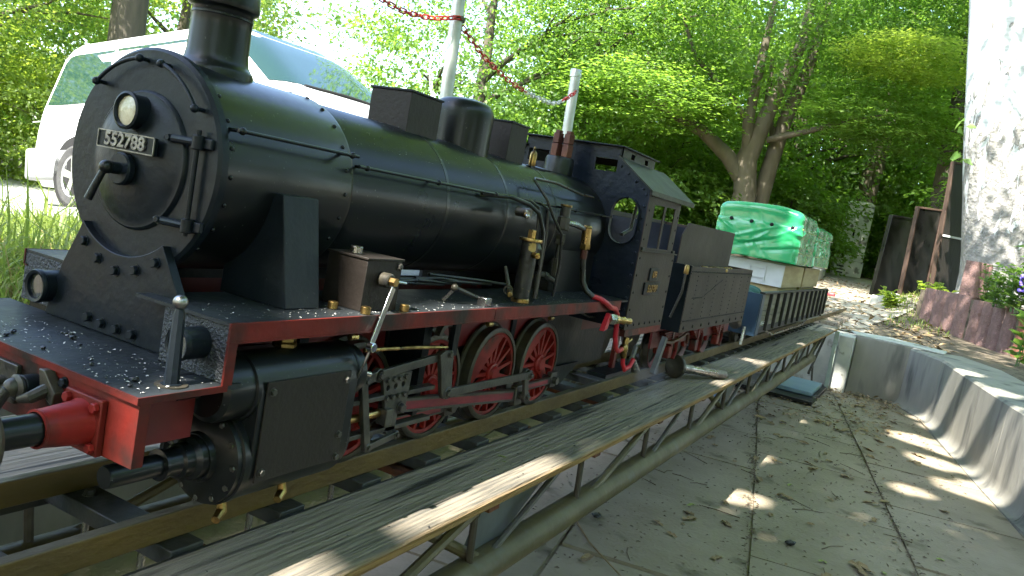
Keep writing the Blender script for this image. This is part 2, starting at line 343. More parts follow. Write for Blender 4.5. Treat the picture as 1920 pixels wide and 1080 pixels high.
# birch bark: white paper bark broken by dark rough fissures, all dark near the foot
def birch_material():
    m = bpy.data.materials.new('birch_bark'); m.use_nodes = True; n = m.node_tree; L = n.links.new; b = n.nodes['Principled BSDF']
    tc = nm(n, 'ShaderNodeTexCoord'); sp = nm(n, 'ShaderNodeSeparateXYZ'); L(tc.outputs['Object'], sp.inputs[0])
    mp = nm(n, 'ShaderNodeMapping'); mp.inputs['Scale'].default_value = (5.2, 5.2, 1.7); L(tc.outputs['Object'], mp.inputs[0])
    n1 = nm(n, 'ShaderNodeTexNoise'); n1.inputs['Scale'].default_value = 2.5; n1.inputs['Detail'].default_value = 7; n1.inputs['Roughness'].default_value = .62; n1.inputs['Distortion'].default_value = .7; L(mp.outputs[0], n1.inputs['Vector'])
    ht = nm(n, 'ShaderNodeMapRange'); ht.inputs[1].default_value = .6; ht.inputs[2].default_value = 2.5; ht.inputs[3].default_value = .20; ht.inputs[4].default_value = -.085; L(sp.outputs[2], ht.inputs[0])
    ad = nm(n, 'ShaderNodeMath'); L(n1.outputs[0], ad.inputs[0]); L(ht.outputs[0], ad.inputs[1])
    st = nm(n, 'ShaderNodeMapRange'); st.inputs[1].default_value = .535; st.inputs[2].default_value = .56; L(ad.outputs[0], st.inputs[0])
    m2 = nm(n, 'ShaderNodeMapping'); m2.inputs['Scale'].default_value = (4, 4, 46); L(tc.outputs['Object'], m2.inputs[0])
    n2 = nm(n, 'ShaderNodeTexNoise'); n2.inputs['Scale'].default_value = 1; n2.inputs['Detail'].default_value = 3; L(m2.outputs[0], n2.inputs['Vector'])
    w = nm(n, 'ShaderNodeMix', data_type='RGBA'); w.inputs[6].default_value = (.52, .54, .54, 1); w.inputs[7].default_value = (.36, .38, .38, 1)
    q = nm(n, 'ShaderNodeMapRange'); q.inputs[1].default_value = .45; q.inputs[2].default_value = .75; L(n2.outputs[0], q.inputs[0]); L(q.outputs[0], w.inputs[0])
    n3 = nm(n, 'ShaderNodeTexNoise'); n3.inputs['Scale'].default_value = 22; n3.inputs['Detail'].default_value = 6; L(tc.outputs['Object'], n3.inputs['Vector'])
    d = nm(n, 'ShaderNodeMix', data_type='RGBA'); d.inputs[6].default_value = (.10, .096, .088, 1); d.inputs[7].default_value = (.34, .33, .31, 1); L(n3.outputs[0], d.inputs[0])
    mx = nm(n, 'ShaderNodeMix', data_type='RGBA'); L(st.outputs[0], mx.inputs[0]); L(w.outputs[2], mx.inputs[6]); L(d.outputs[2], mx.inputs[7]); L(mx.outputs[2], b.inputs['Base Color'])
    b.inputs['Roughness'].default_value = .8
    mul = nm(n, 'ShaderNodeMath', operation='MULTIPLY'); L(n3.outputs[0], mul.inputs[0]); L(st.outputs[0], mul.inputs[1])
    bp = nm(n, 'ShaderNodeBump'); bp.inputs['Strength'].default_value = .9; bp.inputs['Distance'].default_value = .03; L(mul.outputs[0], bp.inputs['Height']); L(bp.outputs[0], b.inputs['Normal'])
    MATS['birch_bark'] = m
birch_material()

def hexbolt_mesh(name, m, washer=True):
    b = MB()
    if washer: b.lathe([(0, 0), (1.25, 0), (1.25, .15), (0, .15)], (0, 0, 0), (0, 0, 1), 16)
    b.lathe([(0, .1), (1.0, .1), (1.0, .8), (.85, 1.0), (0, 1.0)], (0, 0, 0), (0, 0, 1), 6)
    me = b.mesh(name, 30); me.materials.append(MATS[m]); return me
def rivet_mesh(name, m):
    b = MB(); b.lathe([(1, 0), (.92, .35), (.6, .62), (0, .72)], (0, 0, 0), (0, 0, 1), 8)
    me = b.mesh(name, 60); me.materials.append(MATS[m]); return me
BOLT_K = hexbolt_mesh('bolt', 'black_front'); BOLT_R = hexbolt_mesh('bolt', 'red_bright', False); BOLT_S = hexbolt_mesh('bolt', 'dark_steel')
RIV_K = rivet_mesh('rivet', 'black_gloss'); RIV_B = rivet_mesh('rivet', 'cab_blue_black'); RIV_N = rivet_mesh('rivet', 'brown_black')
# ------------------------------------------------------------------ ground, path, pit
def hgt(x, y):
    x = np.asarray(x, float); y = np.asarray(y, float)
    z = -0.079 + 0.0*x
    z = z - 0.132*np.clip(y-3.9, 0, 4.2)
    z = z + 0.05*smoothstep(1.2, 3.2, y) - .25*smoothstep(1.9, 4.3, y)*(1-smoothstep(3.0, 4.7, x))
    far = 0.030*np.clip(x-5.8, 0, 14)*(1-smoothstep(3, 8, y))
    bank = 0.20*smoothstep(.05, .55, -y-.1+.0*x)*smoothstep(6.6, 9.0, x)
    right = 0.05*smoothstep(1.7, 3.5, -y)
    return z+far+bank+right
WALL = [(5.40, -.70), (5.02, -.885), (4.50, -.965), (4.02, -1.045), (3.52, -1.130), (3.05, -1.220), (2.30, -1.42), (1.30, -1.68), (-.2, -2.0), (-2.2, -2.3)]
def wally(x):
    p = sorted(WALL); return np.interp(x, [a for a, b in p], [b for a, b in p])
def grid_patch(xs, ylo, yhi, ny):
    V = []; F = []
    n = len(xs)
    for i, x in enumerate(xs):
        a, b = ylo(x), yhi(x)
        for j in range(ny+1):
            y = a+(b-a)*j/ny; V.append((x, y, float(hgt(x, y))))
    for i in range(n-1):
        for j in range(ny): F.append((i*(ny+1)+j, (i+1)*(ny+1)+j, (i+1)*(ny+1)+j+1, i*(ny+1)+j+1))
    return V, F
V = []; F = []
def patch(xs, ylo, yhi, ny):
    global V, F
    v, f = grid_patch(xs, ylo, yhi, ny); o = len(V); V += v; F += [tuple(i+o for i in q) for q in f]
xa = list(np.linspace(-2.6, 5.6, 34)); xb = list(np.linspace(5.6, 20, 50))+[26, 40, 80, 160]; xc = [-60, -30, -12, -6, -2.6]
ylist = lambda x: 3.0
patch(xa, lambda x: .73, lambda x: 14, 60); patch(xa, lambda x: 14, lambda x: 120, 6)
patch(xa, lambda x: -120, lambda x: -8, 6); patch(xa, lambda x: -8, lambda x: float(wally(min(x, 5.40)))-.30, 40)
patch(xb, lambda x: -8, lambda x: 14, 110); patch(xb, lambda x: -120, lambda x: -8, 6); patch(xb, lambda x: 14, lambda x: 120, 6)
patch(xc, lambda x: -120, lambda x: 120, 24)
gme = raw('ground', V, F, 'soil', True); ground = bpy.data.objects.new('ground', gme); COL.objects.link(ground); ground['kind'] = 'structure'

def sheet(name, pts_lo, pts_hi, m, dz=.006, ny=10):
    V = []; F = []
    for (x0, y0), (x1, y1) in zip(pts_lo, pts_hi):
        for j in range(ny+1):
            t = j/ny; x = x0+(x1-x0)*t; y = y0+(y1-y0)*t; V.append((x, y, float(hgt(x, y))+dz))
    for i in range(len(pts_lo)-1):
        for j in range(ny): F.append((i*(ny+1)+j, (i+1)*(ny+1)+j, (i+1)*(ny+1)+j+1, i*(ny+1)+j+1))
    me = raw(name, V, F, m, True); o = bpy.data.objects.new(name, me); COL.objects.link(o); o['kind'] = 'structure'; return o
px = np.linspace(5.66, 15.5, 40)
pc = lambda x: .10+.35*smoothstep(9, 15, x)
sheet('path', [(x, float(pc(x))-.62-.15*math.sin(x*1.7)) for x in px], [(x, float(pc(x))+.62+.12*math.sin(x*2.3)) for x in px], 'path_dirt')
ry = np.linspace(3.2, 13, 30)
sheet('road', [(-8 + .3*math.sin(y), y) for y in ry], [(7.6+.2*math.sin(1.3*y), y) for y in ry], 'road_grey', .008, 30)

# pit floor of paving slabs
pit = thing('pit_floor', 'dirty grey paving slabs forming the floor of the pit', 'paving', (2, -.4, -.53)); pit['kind'] = 'structure'
MB().box(-3.2, 5.7, -2.7, .735, -.60, -.4775).build('bedding', 'concrete_floor', pit)
dx, dy = .984, .177; nx, ny_ = -.177, .984
slabs = []
for k in range(4):
    b = MB(); g = .0045; jj = [RNG.uniform(-.003, .003) for _ in range(8)]
    b.prism([(g+jj[0], g+jj[1]), (.31, g+jj[7]*.6), (.62-g+jj[2], g+jj[3]), (.62-g, .24+jj[5]), (.62-g+jj[4], .48-g+jj[5]), (.3, .48-g+jj[2]*.6), (g+jj[6], .48-g+jj[7]), (g, .24+jj[1])], 'z', 0, .04)
    me = b.mesh('slab', 30); me.materials.append(MATS['concrete_floor']); slabs.append(me)
for i in range(-6, 9):
    for j in range(-4, 4):
        t = .10+.62*i+(.31 if j % 2 else 0); s = -1.221+.481*j+.481
        x = dx*t+nx*s; y = dy*t+ny_*s
        if x < -3 or x > 5.2 or y < -2.4 or y > .85: continue
        o = inst('slab', slabs[(i*3+j*7) % 4], pit, (x, y, -.51+RNG.uniform(-.0025, .0025)))
        o.rotation_euler = (RNG.uniform(-.004, .004), RNG.uniform(-.004, .004), math.atan2(dy, dx)+RNG.uniform(-.003, .003))

# curved concrete retaining wall of L-shaped blocks
wall = thing('retaining_wall', 'grey concrete retaining wall of upright blocks round the pit', 'wall', (4, -1, -.47))
def inward(k):
    def seg(i):
        a = Vector((*WALL[i], 0)); b = Vector((*WALL[i+1], 0)); d = (b-a).normalized(); return Vector((d.y, -d.x, 0))
    ns = []
    if k > 0: ns.append(seg(k-1))
    if k < len(WALL)-1: ns.append(seg(k))
    n = sum(ns, Vector()); n.normalize()
    if n.y < 0: n = -n
    return n
def prof(w):
    p = [(-.34, -.070), (-.012, -.076), (0, -.088), (.002+w, -.20), (.004+w, -.395)]
    for a in np.linspace(0, 1, 6)[1:]: p.append((.004+w+.038*(1-math.cos(a*math.pi/2)), -.395-.068*math.sin(a*math.pi/2)))
    return p+[(.044+w, -.478), (-.34, -.478)]
for i in range(len(WALL)-1):
    a = Vector((*WALL[i], 0)); b = Vector((*WALL[i+1], 0)); na, nb = inward(i), inward(i+1)
    nseg = 4; rows = []
    bow = 0.0; g = .0012/(b-a).length
    for s in range(nseg+1):
        t = g+(1-2*g)*s/nseg; c = a.lerp(b, t); n = na.lerp(nb, t).normalized(); w = bow*math.sin(math.pi*t)
        rows.append([c+n*o+Vector((0, 0, z)) for o, z in prof(w)])
    m = len(rows[0]); bb = MB(); vs = [p for r in rows for p in r]; fs = []
    for s in range(nseg):
        for q in range(m): fs.append((s*m+q, s*m+(q+1) % m, (s+1)*m+(q+1) % m, (s+1)*m+q))
    fs += [tuple(range(m)), tuple(nseg*m+q for q in range(m-1, -1, -1))]
    bb.add(vs, fs).build('wall_block', 'concrete_wall', wall, 40)
MB().box(5.40, 5.62, -.71, -.362, -.478, -.072).build('end_panel', 'concrete_wall', wall, bevel=.006)
MB().box(5.325, 5.615, -.358, -.262, -.478, -.085).build('end_pier', 'concrete_pale', wall, bevel=.006)
MB().box(5.42, 5.61, -.258, .735, -.478, -.09).build('end_panel', 'concrete_pale', wall, bevel=.006)
cp = MB().prism([(5.405, -.36), (5.66, -.30), (5.80, -.55), (5.62, -.92), (5.36, -.90), (5.41, -.73)], 'z', -.0715, -.062)
cp.build('cap_slab', 'concrete_pale', wall, bevel=.003)
wl2 = thing('retaining_wall', 'concrete pit wall on the grass side behind the locomotive', 'wall', (2, .69, -.47))
MB().box(-3, 5.40, .64, .735, -.478, -.090).build('wall_block', 'concrete_wall', wl2, bevel=.006)

# ------------------------------------------------------------------ the bridge that carries the track
br = thing('track_bridge', 'steel track bridge over the pit with weathered timber walkways', 'bridge', (2, 0, -.2))
X0, X1 = -1.35, 5.30
for s in (-1, 1):
    MB().box(X0, X1, s*.079-.007, s*.079+.007, -.030, 0).build('rail', 'rail_steel', br, bevel=.0018)
x = .035; k = 0
while x < X1:
    for xx in ([x] if k else [x, x-.155, x-.31, x-.465, x-.62, x-.775]):
        MB().box(xx-.021, xx+.021, -.108, .108, -.050, -.0305).build('cross_tie', 'tie_steel', br, bevel=.0015)
        for sy in (-1, 1):
            inst('bolt', BOLT_S, br, (xx, sy*.058, -.0305), (0, 0, 1), .0062, .3*xx)
    x += .155; k += 1
for xx in (.035, .19, .345, .5):
    MB().cyl((xx, .058, -.115), (xx, .058, -.0505), .0042, 10).build('threaded_rod', 'bright_steel', br)
    MB().cyl((xx, -.04, -.115), (xx, -.04, -.0505), .0042, 10).build('threaded_rod', 'bright_steel', br)
# walkway planks: two near side, two far side, each a slightly warped board
def plank(y0, y1, x0, x1, m, nose=0, th=.017, ztop=-.035, wob=.0015, seed=0):
    rg = random.Random(seed); n = 44; b = MB(); rows = []
    for i in range(n+1):
        x = x0+(x1-x0)*i/n; wz = wob*math.sin(x*2.1+seed)+rg.uniform(-.0004, .0004); wy = rg.uniform(-.0007, .0007)
        if nose < 0:
            q = .006+rg.uniform(-.0015, .003)
            pr = [(y0+.0+wy, ztop-th), (y0-.001+wy, ztop-.006), (y0+.002+wy, ztop-.002), (y0+q, ztop), (y1, ztop), (y1, ztop-th)]
        else: pr = [(y0+wy, ztop-th), (y0+wy, ztop-.0015), (y0+.0015+wy, ztop), (y1-.0015, ztop), (y1, ztop-.0015), (y1, ztop-th)]
        rows.append([(x, y, z+wz) for y, z in pr])
    m_ = 6; fs = [(i*m_+q, i*m_+(q+1) % m_, (i+1)*m_+(q+1) % m_, (i+1)*m_+q) for i in range(n) for q in range(m_)]
    fs += [tuple(range(m_)), tuple(n*m_+q for q in range(m_-1, -1, -1))]
    b.add([p for r in rows for p in r], fs); return b.build('walkway_plank', m, br, 40)
plank(-.2005, -.1155, X0, X1, 'wood_grey', seed=1); plank(-.2455, -.2020, X0, X1, 'wood_nose', -1, seed=1)
plank(.1155, .235, X0, X1, 'wood_grey', seed=3); plank(.237, .36, X0, X1, 'wood_grey', seed=4)
for s in (-1, 1): MB().box(X0, X1, s*.1115-.003, s*.1115+.003, -.056, -.036).build('edge_angle', 'tie_steel', br, bevel=.001)
# lower chord tubes, struts and diagonals
MB().tube([(X0, -.200, -.187), (1, -.200, -.187), (3, -.20, -.187), (4.45, -.20, -.187)], .027, 24).build('chord_tube', 'olive_tube', br)
MB().tube([(X0, .230, -.187), (4.45, .23, -.187)], .0235, 20).build('chord_tube', 'olive_tube', br)
xs = [-.75+.41*i for i in range(13)]
for i, xx in enumerate(xs):
    for yy in (-.205, .23):
        MB().tube([(xx, yy, -.053), (xx+.012, yy, -.168)], .0062, 8).build('strut', 'strut_steel', br)
        if i % 2 == 0:
            MB().tube([(xx+.06, yy, -.172), (xx+.14, yy, -.158), (xx+.48, yy, -.058)], [.006, .008, .008], 8).build('diagonal_brace', 'olive_tube', br)
        else:
            MB().tube([(xx+.08, yy, -.168), (xx+.36, yy, -.058)], .006, 8).build('diagonal_brace', 'strut_steel', br)
    MB().box(xx-.015, xx+.015, -.236, .30, -.066, -.0545).build('bearer', 'rust', br)
for xx in (.50, 2.14):
    MB().prism([(xx, -.168), (xx+.12, -.168), (xx+.34, -.056), (xx+.06, -.056)], 'y', -.188, -.182).build('gusset_plate', 'plate_grey', br)
    MB().tube([(xx-.14, -.150, -.075), (xx+.03, -.20, -.172)], .0095, 10).build('diagonal_brace', 'olive_tube', br)
# far end frame: pale green angle iron with a shelf
MB().bar((5.26, -.245, -.06), (5.20, -.255, -.462), .028, .018, (1, 0, 0)).build('end_frame', 'frame_green', br, bevel=.002)
MB().bar((5.24, -.10, -.06), (5.20, -.16, -.44), .012, .012, (1, 0, 0)).build('end_frame', 'strut_steel', br)
MB().bar((4.95, -.21, -.06), (4.60, -.19, -.30), .014, .014, (1, 0, 0)).build('diagonal_brace', 'strut_steel', br)
MB().bar((4.85, -.21, -.06), (4.35, -.19, -.21), .014, .014, (1, 0, 0)).build('diagonal_brace', 'strut_steel', br)
MB().box(4.42, 5.22, -.262, .26, -.462, -.440).build('end_shelf', 'board_black', br, bevel=.003)
tr = tag(MB().box(4.60, 5.12, -.235, -.02, -.4395, -.412).build('tray', 'tray_blue', None, bevel=.006), 'pale blue flat tray lying on the shelf under the bridge end', 'tray')
rag = MB(); rows = []
for i in range(6):
    for j in range(5): rows.append((3.85+.03*i, .17+.03*j, -.475+.05*math.exp(-((i-2.5)**2+(j-2)**2)/3)+RNG.uniform(0, .008)))
rag.add(rows, [(i*5+j, (i+1)*5+j, (i+1)*5+j+1, i*5+j+1) for i in range(5) for j in range(4)])
ro = tag(rag.build('plastic_sheet', 'sheet_blue', None, 60), 'crumpled blue plastic sheet on the pit floor under the bridge', 'sheet'); sm = ro.modifiers.new('t', 'SOLIDIFY'); sm.thickness = .003
# the track runs on along the path
tk = thing('ground_track', 'narrow track laid on the path beyond the bridge end', 'track', (6.4, 0, -.07))
for s in (-1, 1): MB().box(5.31, 7.6, s*.079-.007, s*.079+.007, -.030, -.001).build('rail', 'rail_steel', tk)
for i in range(10): MB().box(5.66+.2*i-.035, 5.66+.2*i+.035, -.2, .2, -.068, -.0305).build('sleeper', 'wood_grey', tk, bevel=.003)
# ------------------------------------------------------------------ the locomotive
from mathutils.geometry import tessellate_polygon
def plate(outer, holes, axis, a0, a1, T=None):
    """flat sheet with openings, extruded along axis"""
    mk = {'x': lambda p, a: (a, p[0], p[1]), 'y': lambda p, a: (p[0], a, p[1]), 'z': lambda p, a: (p[0], p[1], a)}[axis]
    loops = [outer]+holes; flat = [p for l in loops for p in l]
    tri = tessellate_polygon([[Vector((p[0], p[1], 0)) for p in l] for l in loops])
    n = len(flat); b = MB(T); vs = [mk(p, a0) for p in flat]+[mk(p, a1) for p in flat]
    fs = [tuple(t) for t in tri]+[tuple(i+n for i in reversed(t)) for t in tri]
    o = 0
    for l in loops:
        k = len(l)
        for i in range(k): fs.append((o+i, o+(i+1) % k, n+o+(i+1) % k, n+o+i))
        o += k
    return b.add(vs, fs)
def rect(a0, a1, b0, b1): return [(a0, b0), (a1, b0), (a1, b1), (a0, b1)]
def stadium(c, hw, hh, n=8):
    p = []
    for s, a0 in ((1, 0), (-1, math.pi)):
        for i in range(n+1):
            a = a0+math.pi*i/n; p.append((c[0]+hw*math.cos(a), c[1]+s*(hh-hw)+hw*math.sin(a)))
    return p
ZB = .356
loco = thing('locomotive', 'large black model steam locomotive with red frames and spoked wheels', 'locomotive', (.5, 0, 0))
AX = (1, 0, 0); NA = (-1, 0, 0)
# smokebox and boiler
sb = MB().lathe([(.0, .006), (.109, .006), (.109, .2), (.1075, .206), (0, .206)], (0, 0, ZB), AX, 96).build('smokebox', 'black_gloss', loco)
ring = MB().lathe([(.0, -.0002), (.1115, 0), (.115, .003), (.115, .011), (.112, .0135), (0, .0135)], (0, 0, ZB), AX, 96).build('smokebox_front', 'black_front', loco)
dp = []
for i in range(1, 13):
    r = .066*i/12; dp.append((r, .0105*(1-(i/12)**2.2)+.004))
door = MB().lathe([(0, .0145)]+dp+[(.0685, .004), (.0705, .0025), (.0715, 0)], (0, 0, ZB), NA, 72).build('smokebox_door', 'black_front', loco)
for a in np.radians(np.arange(-75, 256, 15)):
    inst('rivet', RIV_K, sb, (.020, -.109*math.cos(a), ZB+.109*math.sin(a)), (0, -math.cos(a), math.sin(a)), .0026)
    inst('rivet', RIV_K, sb, (.192, -.109*math.cos(a), ZB+.109*math.sin(a)), (0, -math.cos(a), math.sin(a)), .0026)
bo = MB().lathe([(0, .2), (.104, .2), (.105, .204), (.105, .835), (.107, .84), (.1075, 1.04), (0, 1.04)], (0, 0, ZB), AX, 96).build('boiler', 'black_gloss', loco)
for x in (.42, .60, .79): MB().lathe([(.1045, x-.004), (.1056, x-.0035), (.1056, x+.0035), (.1045, x+.004)], (0, 0, ZB), AX, 80).build('boiler_band', 'black_gloss', bo)
MB().box(.84, 1.03, -.098, .098, .20, .356).build('firebox', 'black_gloss', loco, bevel=.01)
# fittings on the front: lamp, number, handle, hinges, handrails
lamp = MB().lathe([(.0, .0), (.0172, .0), (.0172, .019), (.0188, .0195), (.0188, .0225), (.0165, .0235), (.0148, .0215), (.0148, .0195), (0, .0195)], (-.001, 0, .403), NA, 40).build('headlamp', 'black_front', loco)
MB().lathe([(0, .0222), (.008, .0216), (.0147, .0198)], (-.001, 0, .403), NA, 32).build('lens', 'lamp_glass', lamp)
np_ = MB().box(-.0185, -.0145, -.043, .043, .3632, .3808).build('number_plate', 'black_front', loco, bevel=.0006)
MB().box(-.0145, -.004, -.03, .03, .367, .377).build('bracket', 'black_front', np_)
for n_, z_ in (('border', .3635), ('border', .3805)): MB().box(-.0198, -.0185, -.043, .043, z_-.0006, z_+.0006).build(n_, 'plate_letter', np_)
for y_ in (-.043, .043): MB().box(-.0198, -.0185, y_-.0006, y_+.0006, .3642, .3798).build('border', 'plate_letter', np_)
tm = text_mesh('552788', .0185, .0022, .0003); tm.materials.append(MATS['plate_letter'])
to = bpy.data.objects.new('lettering', tm); COL.objects.link(to); to.parent = np_
to.matrix_local = Matrix.Translation((-.0194, .0, .372)) @ Matrix(((0, 0, -1, 0), (-1, 0, 0, 0), (0, 1, 0, 0), (0, 0, 0, 1)))
to.scale = (1.12, 1, 1)
boss = MB().lathe([(0, .0), (.0165, 0), (.0165, .005), (.015, .007), (.006, .007), (.006, .018), (0, .018)], (-.0165, 0, .345), NA, 32).build('door_handle', 'black_front', loco)
MB().ball((-.036, 0, .345), .0068, 20, 12).build('handle_hub', 'black_gloss', boss)
MB().tube([(-.037, .001, .343), (-.041, .006, .326), (-.044, .010, .311)], [.0032, .0036, .0040], 12).build('handle_lever', 'black_gloss', boss)
for z_ in (.384, .303):
    h = MB().tube([(-.0065, -.043, z_), (-.009, -.06, z_), (-.006, -.09, z_)], [.003, .0042, .0036], 10).build('hinge', 'black_front', loco)
    inst('bolt', BOLT_K, h, (-.010, -.052, z_), NA, .0036); MB().cyl((-.006, -.088, z_-.007), (-.006, -.088, z_+.007), .0058, 16, ch=.001).build('knuckle', 'black_front', h)
    MB().box(-.004, .0005, -.104, -.082, z_-.005, z_+.005).build('hinge_pad', 'black_front', h, bevel=.001)
MB().tube([(-.0065, -.088, .396), (-.0065, -.088, .293)], .0026, 12).build('hinge_pin', 'black_front', loco)
for a0, a1 in ((46, 86), (105, 144)):
    pts = [(-.010, .101*math.cos(R(a)), ZB+.101*math.sin(R(a))) for a in np.linspace(a0, a1, 12)]
    hr = MB().tube(pts, .0021, 10).build('front_handrail', 'black_front', loco)
    for p in (pts[0], pts[-1]):
        MB().cyl((0, p[1], p[2]), (-.010, p[1], p[2]), .0022, 8).build('stanchion', 'black_front', hr); MB().ball((-.0105, p[1], p[2]), .0042, 12, 8).build('stanchion_knob', 'black_front', hr)
# saddle plate below the smokebox
arc = [(.0985*math.cos(a), ZB+.0985*math.sin(a)) for a in np.radians(np.linspace(232, 312, 18))]
sd = MB().prism([(-arc[0][0]*0-.112, .1725)] + [(-.094, .232), (-.062, .278)] + [(-p[0], p[1]) for p in []] + sorted(arc, key=lambda q: q[0]) + [(.070, .272), (.092, .232), (.112, .1725)], 'x', -.009, .001).build('saddle_plate', 'black_front', loco, bevel=.0008)
for y_, z_ in ((.058, .262), (.033, .248), (.003, .2405), (-.028, .247), (-.056, .260), (.036, .1845), (.014, .1825), (-.011, .1822), (-.036, .1822)):
    inst('bolt', BOLT_K, sd, (-.009, y_, z_), NA, .0050, RNG.random())
# front deck, riser steps, lamps
dk = MB().box(-.1125, -.004, -.188, .188, .167, .172).build('front_deck', 'black_deck', loco)
MB().box(-.1145, -.1127, -.1895, .1895, .1662, .1722).build('deck_edge', 'red_paint', dk)
for s in (-1, 1): MB().box(-.1125, -.022, s*.1888-.0008, s*.1888+.0008, .1662, .1722).build('deck_edge', 'red_paint', dk)
MB().box(-.0245, -.018, -.188, -.096, .1722, .2262).build('riser', 'black_textured', loco, bevel=.001)
MB().box(-.0290, -.0182, -.1903, -.1880, .1722, .2304).build('riser_edge', 'red_paint', loco)
MB().box(.009, .016, .1, .188, .1722, .2262).build('riser', 'black_textured', loco, bevel=.001)
def bufferlamp(x0, x1, y, z, r):
    l = MB().lathe([(0, 0), (r, 0), (r, x1-x0-.006), (r*1.06, x1-x0-.005), (r*1.06, x1-x0-.002), (r*.98, x1-x0), (r*.80, x1-x0-.001), (r*.78, x1-x0-.005), (0, x1-x0-.005)], (x1, y, z), NA, 40).build('lamp', 'black_front', loco)
    MB().lathe([(0, x1-x0-.0035), (r*.77, x1-x0-.0045)], (x1, y, z), NA, 28).build('lens', 'dull_glass', l); return l
bufferlamp(-.052, -.0245, -.150, .2035, .0150); bufferlamp(-.024, .009, .112, .2020, .0175)
lev = MB().lathe([(.0095, 0), (.0095, .0015), (.0066, .002), (.0062, .02), (.0052, .062), (.0036, .068), (0, .068)], (-.066, -.168, .1722), (0.0, .035, 1), 8).build('uncoupling_lever', 'black_front', loco, 20)
MB().ball((-.066, -.1654, .2455), .0066, 18, 12).build('knob', 'bright_steel', lev)
MB().lathe([(0, 0), (.014, 0), (.014, .001), (0, .001)], (-.066, -.168, .1722), (0, 0, 1), 24).build('base_disc', 'oily_iron', lev)
# buffer beam, buffers, coupling gear
bb = MB().box(-.1112, -.100, -.188, .188, .1105, .1665).build('buffer_beam', 'red_paint', loco, bevel=.0006)
for s in (-1, 1):
    MB().box(-.0998, -.022, s*.148-.003, s*.148+.003, .112, .1665).build('beam_stay', 'red_frame', loco)
    yb = s*.126; zb = .1345
    f = MB().box(-.1175, -.1113, yb-.0245, yb+.0245, zb-.0245, zb+.0245).build('buffer', 'red_paint', loco, bevel=.0012)
    MB().lathe([(0, 0), (.0205, 0), (.019, .005), (.0158, .036), (.0162, .0365), (.0162, .0385), (.0142, .0387), (.0136, .034), (0, .034)], (-.1175, yb, zb), NA, 36).build('buffer_socket', 'red_bright', f)
    MB().cyl((-.150, yb, zb), (-.198, yb, zb), .0132, 28).build('plunger', 'black_gloss', f)
    MB().lathe([(0, .010), (.02, .009), (.030, .004), (.0315, .001), (.030, -.002), (.013, -.004)], (-.198, yb, zb), NA, 40).build('buffer_head', 'oily_iron', f)
    for dy_ in (-.0185, .0185):
        for dz_ in (-.0175, .0175): inst('bolt', BOLT_R, f, (-.1175, yb+dy_, zb+dz_), NA, .0047, RNG.random())
for y_, z_ in ((-.090, .1585), (-.084, .137), (-.077, .138), (.088, .158)): inst('bolt', BOLT_K, bb, (-.1112, y_, z_), NA, .0042)
ck = MB().box(-.1165, -.1113, -.028, .012, .122, .158).build('drawhook', 'oily_iron', loco, bevel=.001)
MB().tube([(-.114, -.008, .140), (-.135, -.008, .140), (-.150, -.008, .146), (-.156, -.008, .158), (-.148, -.008, .168)], [.0075, .007, .008, .006, .003], 10, sq=.6).build('hook', 'oily_iron', ck)
hs = MB().cyl((-.1113, -.052, .146), (-.126, -.052, .146), .0105, 20, ch=.001).build('brake_valve', 'black_front', loco)
MB().tube([(-.124, -.052, .146), (-.137, -.050, .143), (-.142, -.046, .130), (-.138, -.034, .114), (-.132, -.016, .112), (-.130, -.004, .122)], .0052, 10).build('hose', 'pipe_black', hs)
MB().ball((-.131, -.050, .146), .0085, 16, 10).build('valve_body', 'oily_iron', hs); MB().lathe([(.010, 0), (.0115, .002), (.0115, .004), (.0085, .006), (0, .006)], (-.126, -.052, .146), NA, 20).build('collar', 'pipe_black', hs)
v2 = MB().prism([(-.082, .141), (-.070, .152), (-.066, .166), (-.074, .1665), (-.092, .150), (-.090, .138)], 'x', -.121, -.1113).build('valve_bracket', 'oily_iron', loco, bevel=.001)
MB().tube([(-.118, -.078, .150), (-.130, -.074, .143), (-.134, -.064, .139)], [.006, .0055, .003], 10).build('tap', 'oily_iron', v2)
# running boards with red valance
for s in (-1, 1):
    x0 = -.0265 if s < 0 else .009
    rb = MB().box(x0, 1.028, min(s*.188, s*.055), max(s*.188, s*.055), .2265, .2298).build('running_board', 'black_deck', loco)
    MB().box(x0-.001, .46, s*.1888-.0012, s*.1888+.0012, .2125, .2302).build('valance', 'red_paint', rb, bevel=.0004)
    MB().box(.462, .985, s*.1884-.0012, s*.1884+.0012, .2115, .2302).build('valance', 'red_paint', rb, bevel=.0004)
    MB().box(x0-.001, .985, s*.1865-.004, s*.1865+.001, .2110, .2128).build('valance_angle', 'red_paint', rb)
# main frames
for s in (-1, 1):
    MB().box(.03, 1.29, s*.058-.003, s*.058+.003, .132, .2262).build('frame_plate', 'red_frame', loco); MB().box(.03, 1.29, s*.054-.003, s*.054+.003, .048, .1318).build('frame_plate', 'black_front', loco); MB().box(-.099, .0298, s*.058-.003, s*.058+.003, .105, .1665).build('frame_plate', 'black_front', loco)
    for x_ in (.21, .39, .575, .775): MB().prism([(x_-.010, .2262), (x_+.012, .2262), (x_+.006, .10), (x_-.004, .10)], 'y', min(s*.0655, s*.0615), max(s*.0655, s*.0615)).build('horn_stay', 'black_front', loco)
MB().box(.93, 1.12, -.062, .062, .035, .2262).build('ashpan', 'black_front', loco, bevel=.004)
MB().prism([(.93, .06), (1.12, .06), (1.04, .02), (.97, .02)], 'y', -.070, -.0625).build('ashpan_side', 'black_front', loco)
MB().box(.0, .42, .040, .046, .2264, .268).build('shade_plate', 'black_front', loco); MB().box(.60, .84, .040, .046, .2264, .262).build('shade_plate', 'black_front', loco)  # black plates added to darken the gap under the boiler
